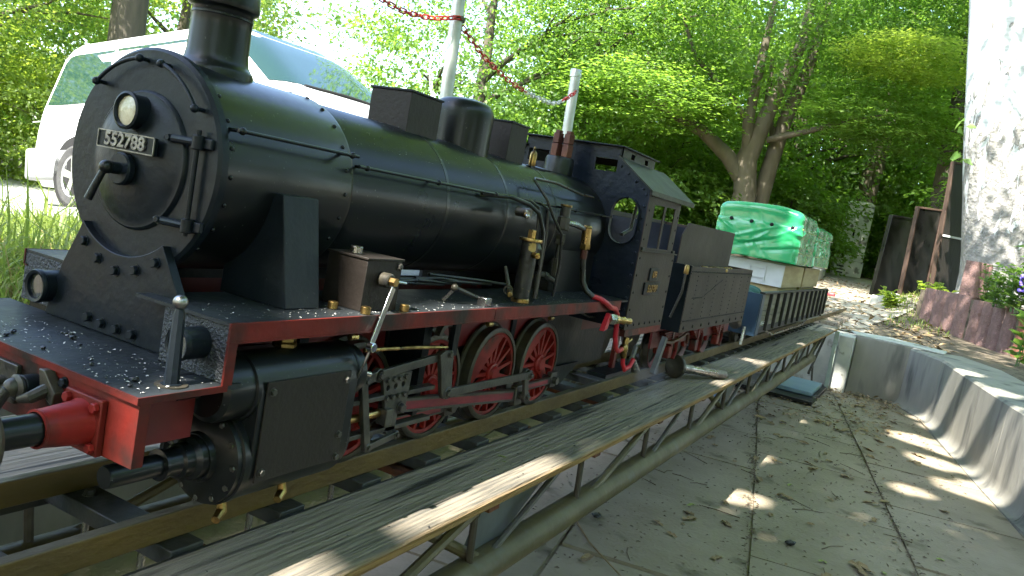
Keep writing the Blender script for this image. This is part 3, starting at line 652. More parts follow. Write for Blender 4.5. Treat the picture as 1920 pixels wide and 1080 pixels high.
# steam pipe casing
for s in (-1, 1):
    MB().add([(x_, s*y_, z_) for x_ in (.081, .134) for y_, z_ in ((.05, .23), (.147, .23), (.1225, .3475), (.05, .3475))],
             [(0, 1, 2, 3), (4, 7, 6, 5), (0, 4, 5, 1), (1, 5, 6, 2), (2, 6, 7, 3), (3, 7, 4, 0)]).build('steam_pipe_casing', 'black_front', loco, bevel=.0012)
# chimney, dome, sandboxes, whistle, safety valves
ch = MB().lathe([(.0400, .448), (.0398, .4650), (.0385, .4680), (.0355, .4700), (.0335, .4750), (.0322, .484), (.0316, .510), (.0317, .527), (.0330, .529), (.0366, .531), (.0375, .535), (.0366, .540), (.0358, .556), (.033, .560), (.029, .558), (.028, .47)], (.077, 0, 0), (0, 0, 1), 64).build('chimney', 'black_gloss', loco)
MB().lathe([(.0316, .5205), (.0323, .5212), (.0323, .5232), (.0316, .524)], (.077, 0, 0), (0, 0, 1), 64).build('chimney_band', 'black_gloss', ch)
dpf = [(.0505, .43), (.0500, .500)]+[(.0500-.018*(1-math.cos(a)), .510+.024*math.sin(a)) for a in np.linspace(0, math.pi/2, 9)]+[(.018, .5375), (0, .5395)]
MB().lathe(dpf, (.583, 0, 0), (0, 0, 1), 72).build('steam_dome', 'black_gloss', loco)
for a, b_, w, zt in ((.386, .464, .036, .511), (.688, .752, .034, .521)):
    s_ = MB().box(a, b_, -w, w, .44, zt).build('sandbox', 'brown_black', loco, bevel=.0008)
    MB().box(a-.002, b_+.002, -w-.002, w+.002, zt, zt+.0032).build('lid', 'black_front', s_, bevel=.0006)
wh = MB().box(.775, .86, -.040, -.012, .445, .4575).build('whistle', 'black_gloss', loco)
MB().lathe([(.006, 0), (.0068, .002), (.0068, .022), (.0055, .026), (.003, .029), (.0022, .031), (.003, .033), (.0015, .037), (0, .037)], (.797, -.03, .4577), (0, 0, 1), 20).build('whistle_bell', 'brass', wh)
sv = MB().lathe([(.031, .44), (.0305, .490), (.028, .496), (0, .497)], (.975, 0, 0), (0, 0, 1), 40).build('safety_valve', 'black_gloss', loco)
for y_ in (-.0125, .0125):
    MB().hexn((.975, y_, .4965), (.975, y_, .5235), .0125).build('valve_nut', 'copper_brown', sv); MB().hexn((.975, y_, .5237), (.975, y_, .545), .0118).build('valve_nut', 'copper_brown', sv)
    MB().hexn((.975, y_, .545), (.975, y_, .551), .0085).build('valve_cap', 'copper_brown', sv)
# boiler handrails and pipe runs
for s in (-1, 1):
    for x0, x1, z_, xs_ in ((.014, .196, .4025, (.02, .185)), (.200, 1.03, .3915, (.215, .37, .53, .69, .84, .97))):
        h = MB().tube([(x0, s*.1165, z_), (x1, s*.1165, z_)], .0021, 10).build('handrail', 'black_gloss', loco)
        for x_ in xs_:
            MB().cyl((x_, s*.094, z_), (x_, s*.117, z_), .0020, 8).build('stanchion', 'black_gloss', h); MB().ball((x_, s*.1165, z_), .0039, 12, 8).build('stanchion_knob', 'black_gloss', h)
MB().tube([(.735, -.150, .235), (.735, -.152, .29), (.725, -.150, .345), (.690, -.146, .37), (.672, -.135, .40), (.668, -.108, .428), (.675, -.104, .431), (.76, -.104, .433), (.87, -.108, .424), (.90, -.104, .424), (.935, -.106, .424)], .0026, 10).build('steam_pipe', 'pipe_black', loco)
MB().tube([(.505, -.106, .388), (.56, -.128, .392), (.60, -.140, .386), (.622, -.150, .375), (.640, -.155, .345), (.643, -.157, .30), (.640, -.16, .235)], .0036, 10).build('steam_pipe', 'pipe_black', loco)
for x_ in (.625, .660): MB().tube([(x_-.03, -.112, .392), (x_-.012, -.135, .392), (x_, -.146, .384), (x_+.004, -.150, .34), (x_-.004, -.155, .24)], .0024, 10).build('steam_pipe', 'pipe_black', loco)
cl = MB().cyl((.572, -.135, .372), (.572, -.160, .372), .0075, 20, ch=.001).build('check_valve', 'oily_iron', loco)
MB().cyl((.565, -.155, .372), (.545, -.168, .368), .0050, 14, ch=.001).build('valve_stem', 'brass', cl); MB().ball((.543, -.170, .367), .0042, 12, 8).build('valve_tip', 'bright_steel', cl)
# vertical feed pump with brass collar
pu = MB().cyl((.586, -.162, .2300), (.586, -.162, .3290), .0133, 28).build('feed_pump', 'brass_black', loco)
MB().cyl((.586, -.162, .2300), (.586, -.162, .2375), .0150, 28, ch=.001).build('base_collar', 'brass', pu)
MB().lathe([(0, .329), (.0185, .329), (.0190, .331), (.0185, .3335), (0, .3335)], (.586, -.162, 0), (0, 0, 1), 32).build('top_flange', 'brass_clean', pu)
MB().hexn((.586, -.162, .3335), (.586, -.162, .3475), .0068).build('cap_nut', 'brass_clean', pu)
MB().cyl((.578, -.175, .309), (.572, -.186, .309), .0052, 6, ch=.001).build('valve_nut', 'brass', pu); MB().tube([(.574, -.184, .309), (.556, -.196, .3085)], .0018, 8).build('valve_handle', 'brass_clean', pu)
MB().tube([(.612, -.158, .245), (.612, -.158, .29), (.612, -.157, .332)], [.006, .0065, .006], 10).build('side_pipe', 'brass_black', pu)
MB().cyl((.603, -.158, .318), (.622, -.158, .318), .0085, 6).build('side_nut', 'oily_iron', pu)
dc = MB().tube([(.54, -.150, .285), (.535, -.162, .262), (.528, -.170, .250)], [.0026, .003, .003], 8).build('drain_cock', 'oily_iron', loco)
MB().lathe([(.0075, 0), (.0075, .003), (.0055, .003), (.0055, 0)], (.532, -.166, .252), (-.8, -.5, -.1), 16).build('ring', 'oily_iron', dc); MB().cyl((.527, -.171, .250), (.512, -.181, .247), .0042, 12, ch=.001).build('nozzle', 'brass', dc)
# injector valve and brass union with hose
iv = MB().cyl((.770, -.128, .352), (.770, -.128, .377), .0125, 8, ch=.002).build('injector_valve', 'oily_iron', loco)
MB().cyl((.770, -.128, .377), (.770, -.128, .395), .0095, 24).build('cap', 'pipe_black', iv); MB().lathe([(.0095, .394), (.0108, .395), (.0108, .398), (0, .3985)], (.770, -.128, 0), (0, 0, 1), 24).build('cap_ring', 'brass', iv)
MB().hexn((.770, -.128, .325), (.770, -.128, .345), .0095).build('union_nut', 'oily_iron', iv); MB().cyl((.770, -.128, .285), (.770, -.128, .326), .0045, 12).build('pipe', 'pipe_black', iv)
MB().hexn((.766, -.132, .268), (.768, -.130, .300), .0072).build('union_nut', 'oily_iron', iv)
MB().tube([(.766, -.132, .27), (.764, -.134, .258), (.745, -.134, .263), (.70, -.138, .272), (.66, -.148, .272)], [.0055, .006, .0055, .0045, .003], 10).build('pipe', 'pipe_black', iv)
MB().hexn((.725, -.136, .268), (.705, -.138, .271), .0070).build('union_nut', 'oily_iron', iv)
MB().tube([(.774, -.135, .366), (.80, -.140, .366), (.83, -.145, .36)], [.0045, .006, .0045], 10).build('cross_pipe', 'bright_steel', iv)
bu = MB().cyl((.842, -.148, .330), (.838, -.147, .368), .0090, 24, ch=.0015).build('brass_union', 'brass_clean', loco)
MB().lathe([(.0095, 0), (.0102, .002), (.0095, .004)], (.8385, -.147, .362), (0, 0, 1), 24).build('ring', 'brass', bu); MB().hexn((.8425, -.148, .322), (.842, -.148, .334), .0105).build('nut', 'brass', bu)
MB().cyl((.844, -.148, .305), (.8425, -.148, .323), .0068, 16).build('hose_nipple', 'copper_brown', bu)
MB().tube([(.844, -.148, .306), (.850, -.149, .285), (.853, -.152, .262), (.856, -.162, .246), (.862, -.176, .237)], .0056, 12).build('rubber_hose', 'pipe_black', loco)
MB().tube([(.861, -.174, .238), (.870, -.188, .2355), (.885, -.1955, .229), (.915, -.1955, .219), (.940, -.1955, .216), (.957, -.1955, .205), (.966, -.1955, .185), (.975, -.1950, .155), (.992, -.194, .133), (1.02, -.190, .122), (1.06, -.184, .122)], .0052, 12).build('rubber_hose', 'hose_red', loco, label='red rubber hose curling down past the running board')
MB().tube([(1.10, -.176, .108), (1.104, -.178, .085), (1.112, -.182, .071), (1.13, -.186, .078), (1.142, -.188, .094)], .005, 12).build('rubber_hose', 'hose_red', loco)
bv = MB().ball((1.085, -.180, .120), .0100, 14, 10, (1, 1, 1.2)).build('brass_valve', 'brass', loco)
MB().tube([(1.09, -.18, .145), (1.088, -.18, .12), (1.10, -.178, .100)], [.006, .0085, .0065], 12).build('pipe', 'brass', bv); MB().tube([(1.088, -.18, .13), (1.115, -.182, .14)], .004, 8).build('handle', 'brass', bv)
MB().tube([(1.145, -.188, .092), (1.165, -.190, .066)], [.004, .010], 10).build('nozzle', 'bright_steel', bv)
aq = MB().prism([(.880, .175), (.898, .178), (.915, .207), (.900, .209)], 'y', -.203, -.193).build('air_coupling', 'hose_red', loco, bevel=.001)
ad_ = Vector((.98, -.20, -.065)).normalized(); ao = Vector((.905, -.198, .1985))
MB().lathe([(0, 0), (.0105, 0), (.0115, .003), (.0115, .018), (.0095, .024), (0, .024)], ao, ad_, 6).build('hex_body', 'bright_steel', aq)
MB().lathe([(.0075, .02), (.0088, .026), (.0088, .034), (.0066, .036), (.0066, .050), (.0080, .052), (.0080, .058), (.0058, .060), (.0058, .074), (.0068, .076), (.0066, .082), (0, .082)], ao, ad_, 24).build('nipple', 'brass_clean', aq)
# lubricator with ratchet lever
lu = MB().box(.176, .243, -.170, -.112, .2300, .2895).build('lubricator', 'brown_black', loco, bevel=.0006)
MB().box(.1745, .2445, -.1715, -.1105, .2895, .2922).build('lid', 'brown_black', lu, bevel=.0006)
MB().cyl((.190, -.140, .2922), (.190, -.140, .3010), .0075, 24, ch=.001).build('filler_cap', 'bright_steel', lu)
MB().cyl((.206, -.170, .268), (.206, -.1845, .268), .0088, 24, ch=.0015).build('drive_boss', 'oily_iron', lu); MB().cyl((.206, -.1845, .268), (.206, -.192, .268), .0052, 6).build('drive_nut', 'brass_clean', lu)
MB().tube([(.210, -.188, .2685), (.228, -.1895, .267)], [.0022, .0018], 8).build('pawl_pin', 'chrome', lu); inst('bolt', BOLT_S, lu, (.236, -.170, .283), (0, -1, 0), .0042)
MB().bar((.2035, -.1905, .262), (.1735, -.1945, .196), .0028, .0078, (1, 0, .3)).build('ratchet_lever', 'chrome', lu, bevel=.0006)
MB().cyl((.1735, -.1915, .195), (.1735, -.2005, .195), .0056, 12, ch=.001).build('lever_eye', 'chrome', lu); MB().tube([(.1735, -.196, .194), (.166, -.19, .16), (.15, -.17, .13)], .0016, 8).build('drive_rod', 'pipe_black', lu)
for x_, y_ in ((.152, -.150), (.172, -.181), (.250, -.178)): MB().cyl((x_, y_, .2298), (x_, y_, .2385), .0058, 16, ch=.0008).build('oil_cup', 'brass', loco)
bk = MB().box(.445, .462, -.180, -.165, .2298, .2425).build('lever_bracket', 'bright_steel', loco, bevel=.001)
MB().tube([(.45, -.165, .239), (.405, -.15, .252), (.395, -.14, .232)], .0034, 8).build('lever', 'pipe_black', bk); MB().ball((.403, -.15, .2525), .0055, 12, 8).build('lever_knob', 'oily_iron', bk)
for k in range(5): MB().tube([(.27+.05*k, -.06-.01*(k % 2), .238+.004*k), (.36+.06*k, -.075, .245+.003*(k % 3)), (.50+.05*k, -.07, .240)], .0026, 6).build('feed_pipe', 'pipe_black', loco)
# cylinders
def cylinder(s):
    P = []
    for a in np.radians(np.linspace(20, 178, 14)): P.append((-.1555+.0345*math.cos(a), .1585+.0345*math.sin(a)))
    P += [(-.1905, .158), (-.1905, .092)]
    for a in np.radians(np.linspace(186, 340, 14)): P.append((-.1415+.0490*math.cos(a), .0850+.0490*math.sin(a)))
    P += [(-.07, .075), (-.07, .17)]
    c = MB().prism([(-s*y, z) for y, z in P], 'x', .020, .166).build('cylinder', 'black_gloss', loco, 30, bevel=.0012)
    yc = s*.1555; yl = s*.1415
    pl = MB().box(.026, .150, min(s*.1908, s*.1928), max(s*.1908, s*.1928), .068, .170).build('cover_plate', 'brown_black', c, bevel=.0005)
    for x_, z_ in ((.033, .160), (.143, .160), (.033, .078), (.143, .098), (.144, .072)): inst('bolt', BOLT_S, pl, (x_, s*.1928, z_), (0, s, 0), .0036, x_*9)
    if s < 0: MB().lathe([(0, -.018), (.026, -.018), (.0315, -.014), (.0325, -.010), (.0325, .016), (.0350, .017), (.0350, .0215)], (0, yc, .1585), AX, 48).build('valve_chest_cover', 'black_gloss', c)
    if s < 0: MB().cyl((-.045, yc+s*-.012, .160), (-.016, yc+s*-.012, .160), .013, 24, ch=.002).build('valve_tail_guide', 'black_gloss', c)
    MB().lathe([(.0335, .164), (.0350, .167), (.0350, .171), (.030, .172), (.030, .188), (.022, .190), (0, .190)], (0, yc, .1585), AX, 48).build('valve_chest_cover', 'black_gloss', c)
    cv = MB().lathe([(0, -.006), (.024, -.006), (.025, 0), (.040, .003), (.0475, .006), (.0475, .012), (.050, .013), (.050, .0215)], (0, yl, .085), AX, 56).build('cylinder_cover', 'black_gloss', c)
    for k in range(12):
        a = 2*math.pi*k/12; inst('bolt', BOLT_S, cv, (.006, yl+.0425*math.cos(a), .085+.0425*math.sin(a)), NA, .0032, a)
    MB().lathe([(.022, -.004), (.021, -.012), (.0165, -.016), (.0165, -.026), (.0135, -.028), (.0128, -.042), (.0150, -.043), (.0150, -.046), (.0105, -.047), (.0105, -.098), (.0095, -.100), (0, -.100)], (0, yl, .086), AX, 32).build('tail_rod_tube', 'black_gloss', c)
    MB().lathe([(0, .205), (.022, .203), (.03, .18), (.046, .172), (.048, .160)], (0, yl, .085), AX, 48).build('cylinder_cover', 'black_front', c)
    for z0, z1, r_ in ((.1935, .199, .013), (.199, .206, .0115), (.206, .2115, .0135)): MB().hexn((.080, s*.155, z0-.001), (.080, s*.155, z1), r_).build('union_nut', 'brass', c)
    for x_ in (.022, .105):
        d = MB().tube([(x_, s*.158, .040), (x_, s*.160, .030), (x_-.012, s*.166, .0255)], [.0045, .0055, .0045], 10).build('drain_cock', 'brass', c)
for s in (-1, 1): cylinder(s)
# driving wheels
NSP = 15
spoke_m = MB().add([(x_*w, y_, z_) for z_, w in ((.016, .0038), (.071, .0027)) for x_, y_ in ((-1, -.004), (1, -.004), (1, .004), (-1, .004))],
                   [(0, 1, 2, 3), (4, 7, 6, 5), (0, 4, 5, 1), (1, 5, 6, 2), (2, 6, 7, 3), (3, 7, 4, 0)]).mesh('spoke', 50); spoke_m.materials.append(MATS['red_bright'])
XW = (.295, .484, .679, .869); CR = R(-48); RC = .040
def wheel(x, s, ang):
    z = .083; yo = s*.0895
    ty = MB().lathe([(.0745, 0), (.0745, -.0005), (.0785, -.001), (.083, .001), (.0835, .017), (.0885, .019), (.0895, .022), (.0885, .0245), (.0745, .0245), (.0745, 0)], (x, yo, z), (0, -s, 0), 72).build('wheel', 'oily_iron', loco)
    MB().lathe([(.069, .003), (.0746, .002), (.0746, .014), (.069, .013), (.069, .003)], (x, yo, z), (0, -s, 0), 60).build('rim', 'red_bright', ty)
    MB().lathe([(0, -.006), (.012, -.006), (.0135, -.004), (.0145, -.002), (.0180, -.001), (.0190, .001), (.0190, .016), (0, .016)], (x, yo, z), (0, -s, 0), 36).build('hub', 'red_bright', ty)
    for k in range(NSP):
        a = ang+2*math.pi*(k+.5)/NSP
        o = inst('spoke', spoke_m, ty, (x, yo-s*.0075, z)); o.rotation_euler = (0, math.pi/2-a, 0)
    ca = ang+math.pi; hw = R(60 if abs(x-.679) < .01 else 48); pts = [(x+.0700*math.cos(ca+t), z+.0700*math.sin(ca+t)) for t in np.linspace(-hw, hw, 24)]
    MB().prism(pts, 'y', min(yo-s*.002, yo-s*.014), max(yo-s*.002, yo-s*.014)).build('counterweight', 'red_bright', ty, 30, bevel=.0006)
    px_, pz_ = x+RC*math.cos(ang), z+RC*math.sin(ang)
    MB().prism([(x+.017*math.cos(ang+t), z+.017*math.sin(ang+t)) for t in np.linspace(math.pi*.6, math.pi*1.4, 8)]+[(px_+.0105*math.cos(ang+t), pz_+.0105*math.sin(ang+t)) for t in np.linspace(-math.pi*.5, math.pi*.5, 8)], 'y', min(yo+s*.001, yo-s*.014), max(yo+s*.001, yo-s*.014)).build('crank_boss', 'red_bright', ty, 40)
    MB().cyl((px_, yo, pz_), (px_, s*.122, pz_), .0075, 18).build('crank_pin', 'dark_steel', ty)
    return ty
for s in (-1, 1):
    for x in XW: wheel(x, s, CR if s < 0 else CR+math.pi/2)
for x in XW: MB().cyl((x, -.074, .083), (x, .074, .083), .011, 16).build('axle', 'oily_iron', loco)
# valve gear and rods, camera side in full, far side simplified
def rod(name, a, b, y, w, hh, m='dark_steel', flute=None, parent=None):
    o = MB().bar((a[0], y, a[1]), (b[0], y, b[1]), w, hh).build(name, m, parent or loco, bevel=.0008)
    if flute:
        d = Vector((b[0]-a[0], 0, b[1]-a[1])); L = d.length; d.normalize(); A = Vector((a[0], y, a[1]))+d*.03; B = Vector((b[0], y, b[1]))-d*.025
        s = -1 if y < 0 else 1
        MB().bar(A+Vector((0, s*(w/2+.0004), 0)), B+Vector((0, s*(w/2+.0004), 0)), .0010, hh*.60).build('flute', flute, o)
        for sg in (-1, 1): MB().bar(A+Vector((0, s*(w/2+.0010), sg*hh*.38)), B+Vector((0, s*(w/2+.0010), sg*hh*.38)), .0024, hh*.17).build('flange', m, o)
    for p in (a, b):
        s = -1 if y < 0 else 1
        MB().cyl((p[0], y-w*.62, p[1]), (p[0], y+w*.62, p[1]), hh*.72, 24, ch=.0008).build('rod_eye', m, o); inst('bolt', BOLT_S, o, (p[0], y+s*w*.6, p[1]), (0, s, 0), hh*.36)
    return o
for s in (-1, 1):
    an = CR if s < 0 else CR+math.pi/2; ox, oz = RC*math.cos(an), RC*math.sin(an)
    for i in range(3):
        o = rod('coupling_rod', (XW[i]+ox, .083+oz), (XW[i+1]+ox, .083+oz), s*.108, .007, .0135, flute='red_rod')
        MB().box(XW[i+1]+ox-.013, XW[i+1]+ox+.013, s*.108-.0052, s*.108+.0052, .083+oz-.014, .083+oz+.016).build('bearing_block', 'dark_steel', o, bevel=.001)
    rod('connecting_rod', (.318, .088), (XW[2]+ox, .083+oz), s*.130, .0085, .0205, flute='red_rod')
    MB().box(XW[2]+ox-.016, XW[2]+ox+.012, s*.130-.0062, s*.130+.0062, .083+oz-.018, .083+oz+.018).build('big_end', 'dark_steel', loco, bevel=.0015)
# camera side valve gear
rc = rod('return_crank', (XW[2]+RC*math.cos(CR), .083+RC*math.sin(CR)), (.690, .0965), -.147, .006, .014)
rod('eccentric_rod', (.424, .0985), (.690, .0965), -.154, .0055, .0125)
lk = MB().prism([(.388, .158), (.400, .163), (.420, .162), (.424, .150), (.427, .130), (.436, .098), (.428, .090), (.414, .091), (.408, .100), (.398, .130)], 'y', -.156, -.149).build('expansion_link', 'dark_steel', loco, bevel=.0008)
inst('bolt', BOLT_S, lk, (.424, -.156, .0985), (0, -1, 0), .0055); inst('bolt', BOLT_S, lk, (.412, -.156, .157), (0, -1, 0), .0042)
rod('radius_rod', (.236, .1365), (.262, .1405), -.1475, .006, .0125); rod('radius_rod', (.262, .1405), (.400, .1525), -.1475, .006, .0115)
MB().bar((.226, -.150, .150), (.258, -.150, .045), .007, .0115, (1, 0, 0)).build('combination_lever', 'dark_steel', loco, bevel=.0008)
rod('union_link', (.258, .0475), (.316, .0545), -.151, .006, .0085)
xp = plate([(.272, .137), (.300, .1375), (.336, .139), (.334, .088), (.318, .084), (.316, .058), (.300, .056), (.292, .070), (.290, .088)], [[(x_+.0042*math.cos(a), z_+.0042*math.sin(a)) for a in np.linspace(0, 2*math.pi, 10, endpoint=False)] for x_, z_ in ((.287, .1205), (.303, .1215), (.320, .1225))], 'y', -.1485, -.1425).build('crosshead', 'dark_steel', loco, bevel=.0006)
for r_, zz in ((0, .131), (1, .1065)):
    for k in range(4): inst('bolt', BOLT_S, xp, (.284+.0125*k+.003*r_, -.1485, zz+.0006*k), (0, -1, 0), .0036, k)
inst('bolt', BOLT_S, xp, (.321, -.1485, .090), (0, -1, 0), .0068); MB().box(.283, .297, -.156, -.140, .072, .094).build('guide_shoe', 'dark_steel', xp, bevel=.001)
for s in (-1, 1):
    for z0 in (.1085, .0635): MB().box(.20, .40, s*.1415-.007, s*.1415+.007, z0-.003, z0+.003).build('slide_bar', 'dark_steel', loco, bevel=.0006)
    MB().cyl((.19, s*.1415, .086), (.30, s*.1415, .086), .0052, 16).build('piston_rod', 'brass_clean' if s < 0 else 'bright_steel', loco)
    MB().cyl((.185, s*.150, .1585), (.240, s*.150, .145), .0042, 12).build('valve_spindle', 'bright_steel', loco)
    MB().prism([(.392, .06), (.402, .06), (.408, .2262), (.385, .2262)], 'y', min(s*.062, s*.124), max(s*.062, s*.124)).build('motion_bracket', 'black_front', loco)
MB().tube([(.222, -.150, .1765), (.25, -.150, .1755), (.33, -.150, .172), (.41, -.150, .166)], .0026, 8).build('reversing_rod', 'brass', loco)
MB().box(.432, .446, -.146, -.138, .150, .2262).build('lifting_link', 'black_front', loco); MB().lathe([(.017, -.005), (.024, -.005), (.024, .005), (.017, .005), (.017, -.005)], (.425, -.135, .176), (0, 1, 0), 20, R(10), R(200)).build('lifting_arm', 'dark_steel', loco)
for x_ in (.20, .575, .77): MB().box(x_-.006, x_+.006, -.072, -.064, .005, .075).build('brake_shoe', 'black_front', loco)
for x_ in (.145, .45, .66): MB().cyl((x_, -.1860, .206), (x_+.012, -.186, .206), .0036, 10).build('pipe_stub', 'brass', loco)
MB().tube([(.85, -.12, .21), (.92, -.13, .195), (.99, -.125, .182), (1.05, -.12, .178)], .0018, 6).build('wire', 'pipe_black', loco)
# cab
XF, XR, WC = 1.032, 1.282, .188
out = [(-WC, .168), (-WC, .461), (-.1135, .514), (-.1135, .5385), (.1135, .5385), (.1135, .514), (WC, .461), (WC, .168)]
hole = [stadium((s*.1455, .3905), .0295, .048) for s in (-1, 1)]+[rect(min(s*.056, s*.106), max(s*.056, s*.106), .4865, .5125) for s in (-1, 1)]
cf = plate(out, hole, 'x', XF, XF+.003).build('cab_front', 'cab_blue_black', loco)
for s in (-1, 1):
    st = stadium((s*.1455, .3905), .0305, .049, 12); st2 = stadium((s*.1455, .3905), .0295, .048, 12)
    plate(st, [st2], 'x', XF-.010, XF-.0003).build('window_rim', 'cab_blue_black', cf)
    for z_ in np.linspace(.185, .45, 12): inst('rivet', RIV_B, cf, (XF, s*.1815, z_), NA, .0032)
    for t in np.linspace(.12, .9, 4): inst('rivet', RIV_B, cf, (XF, s*(.182-.074*t), .455+.05*t), NA, .003)
for s in (-1, 1):
    ya, yb = (s*WC, s*(WC+.0022)) if s > 0 else (s*(WC+.0022), s*WC)
    cs = plate([(XF, .166), (XR+.006, .166), (XR+.004, .330), (XR-.022, .345), (XR-.022, .461), (XF, .461)], [[(1.074, .343), (1.146, .343), (1.142, .436), (1.074, .434)], [(1.158, .343), (1.222, .343), (1.222, .437), (1.156, .436)]], 'y', ya, yb).build('cab_side', 'brown_sheen_black', loco)
    yo = s*(WC+.0022)
    MB().box(XF+.002, XR+.008, min(yo, yo+s*.005), max(yo, yo+s*.005), .3335, .3365).build('window_ledge', 'brown_sheen_black', cs, bevel=.0006)
    for x_ in (1.045, 1.262): MB().box(x_-.008, x_+.008, min(yo, yo+s*.004), max(yo, yo+s*.004), .337, .343).build('catch', 'black_front', cs)
    for x_ in np.linspace(1.05, 1.27, 7): inst('rivet', RIV_N, cs, (x_, yo, .176), (0, s, 0), .0034)
    for z_ in np.linspace(.21, .32, 4):
        for x_ in (1.043, 1.275): inst('rivet', RIV_N, cs, (x_, yo, z_), (0, s, 0), .0032)
    for z_ in np.linspace(.36, .45, 4):
        for x_ in (1.043, 1.250): inst('rivet', RIV_N, cs, (x_, yo, z_), (0, s, 0), .0028)
    MB().box(1.045, XR+.012, s*.183-.006, s*.183+.006, .150, .1655).build('cab_valance', 'red_paint', loco, bevel=.0006)
    for x0_, x1_, z0_, z1_, tx, sz in ((1.122, 1.182, .2725, .3005, 'DB', .021), (1.101, 1.208, .2415, .2680, '552788', .0225)):
        pl = MB().box(x0_, x1_, min(yo, yo+s*.004), max(yo, yo+s*.004), z0_, z1_).build('number_plate', 'black_front', cs, bevel=.0005, label='raised plate reading %s' % tx)
        t_ = text_mesh(tx, sz, .0016, .0002); t_.materials.append(MATS['brass']); o = bpy.data.objects.new('lettering', t_); COL.objects.link(o)
        o.parent = cs; o.matrix_local = Matrix.Translation(((x0_+x1_)/2, yo+s*.0046, (z0_+z1_)/2-.0006)) @ (Matrix(((1, 0, 0, 0), (0, 0, -1, 0), (0, 1, 0, 0), (0, 0, 0, 1))) if s < 0 else Matrix(((-1, 0, 0, 0), (0, 0, 1, 0), (0, 1, 0, 0), (0, 0, 0, 1))))
rf = None
for s in (-1, 1):
    b = MB(); y0, z0, y1, z1 = s*.196, .4575, s*.110, .5185
    b.add([(x_, y_, z_+d) for x_ in (1.022, 1.345) for y_, z_ in ((y0, z0), (y1, z1)) for d in (0, .003)], [(0, 1, 3, 2), (4, 6, 7, 5), (0, 4, 5, 1), (2, 3, 7, 6), (0, 2, 6, 4), (1, 5, 7, 3)])
    o = b.build('cab_roof', 'roof_olive', loco)
    MB().box(1.022, 1.345, min(s*.1965, s*.1950), max(s*.1965, s*.1950), .4505, .4600).build('eave', 'roof_olive', o)
    plate(rect(XF, 1.245, .514, .5385), [rect(1.085, 1.108, .5215, .5325), rect(1.175, 1.198, .5215, .5325)], 'y', min(s*.1115, s*.1135), max(s*.1115, s*.1135)).build('clerestory_side', 'roof_olive', o)
MB().box(1.018, 1.258, -.121, .121, .5385, .5415).build('clerestory_lid', 'black_front', loco, bevel=.0008)
MB().box(1.2445, 1.247, -.111, .111, .514, .5384).build('clerestory_back', 'roof_olive', loco)
MB().box(1.258, 1.300, -.112, .112, .5185, .5215).build('rear_roof', 'roof_olive', loco)
MB().box(1.036, XR, -.185, .185, .168, .172).build('cab_floor', 'black_front', loco)
MB().lathe([(0, 0), (.045, 0), (.045, .012), (0, .012)], (1.10, .0, .39), (1, 0, 0), 32).build('backhead', 'black_front', loco)
for y_ in (-.12, -.06, .05): MB().tube([(1.10, y_, .36), (1.15, y_, .375), (1.16, y_, .43)], .004, 8).build('regulator_pipe', 'dark_steel', loco)
MB().box(1.05, 1.27, -.165, -.120, .052, .060).build('cab_step', 'black_front', loco); MB().box(1.15, 1.165, -.14, -.13, .06, .15).build('step_hanger', 'red_frame', loco)
MB().bar((1.17, -.17, .066), (1.20, -.17, .115), .006, .014, (1, 0, 0)).build('step_hanger', 'plate_grey', loco)
# ------------------------------------------------------------------ tender
td = thing('tender', 'dark riveted coal tender coupled behind the locomotive cab', 'tender', (1.87, 0, 0))
TA, TB, TW = 1.472, 2.250, .188
for s in (-1, 1):
    o = MB().box(TA, TB, min(s*(TW-.003), s*TW), max(s*(TW-.003), s*TW), .134, .310).build('tank_side', 'brown_sheen_black', td, bevel=.0005)
    yo = s*TW
    MB().box(TA, TB, min(yo, yo+s*.0015), max(yo, yo+s*.0015), .2895, .2925).build('bead', 'brown_sheen_black', o)
    MB().box(TA, TB, min(yo, yo+s*.0015), max(yo, yo+s*.0015), .1585, .1605).build('bead', 'brown_sheen_black', o)
    rv = MB(); pts = []
    for x_ in (1.55, 1.66, 1.76, 1.88, 1.98, 2.09, 2.20): pts += [(x_, z_) for z_ in np.arange(.172, .285, .0125)]
    pts += [(x_, .296) for x_ in np.arange(TA+.01, TB, .012)]+[(x_, .165) for x_ in np.arange(TA+.01, TB, .012)]
    pts += [(x_, .2255) for x_ in np.arange(1.53, 1.63, .011)]+[(1.63+.011*k, .2255+.0027*k) for k in range(19)]
    for x_, z_ in pts: rv.lathe([(.0022, 0), (.0018, .0011), (0, .0015)], (x_, yo, z_), (0, s, 0), 6)
    r_ = rv.build('rivet_rows', 'black_front', o, 60); r_['kind'] = 'stuff'
    for x_ in np.linspace(TA+.03, TB-.03, 9): inst('rivet', RIV_N, o, (x_, yo, .146), (0, s, 0), .0052)
MB().box(TA-.003, TA, -TW+.001, TW-.001, .134, .311).build('tank_front', 'black_front', td, bevel=.0006)
MB().box(TB, TB+.003, -TW+.001, TW-.001, .134, .310).build('tank_back', 'brown_sheen_black', td)
MB().box(TA, TB, -TW+.003, TW-.003, .296, .299).build('tank_top', 'black_deck', td)
MB().box(TA, TB, -TW+.003, TW-.003, .134, .138).build('tank_floor', 'black_front', td)
for s in (-1, 1): MB().prism([(1.555, .299), (1.555, .385), (1.598, .4195), (2.165, .4215), (2.165, .299)], 'y', min(s*.122, s*.119), max(s*.122, s*.119)).build('bunker_side', 'brown_sheen_black', td, bevel=.0005)
MB().box(1.61, 1.613, -.119, .119, .299, .405).build('bunker_front', 'cab_blue_black', td); MB().box(2.162, 2.165, -.119, .119, .299, .421).build('bunker_back', 'brown_sheen_black', td)
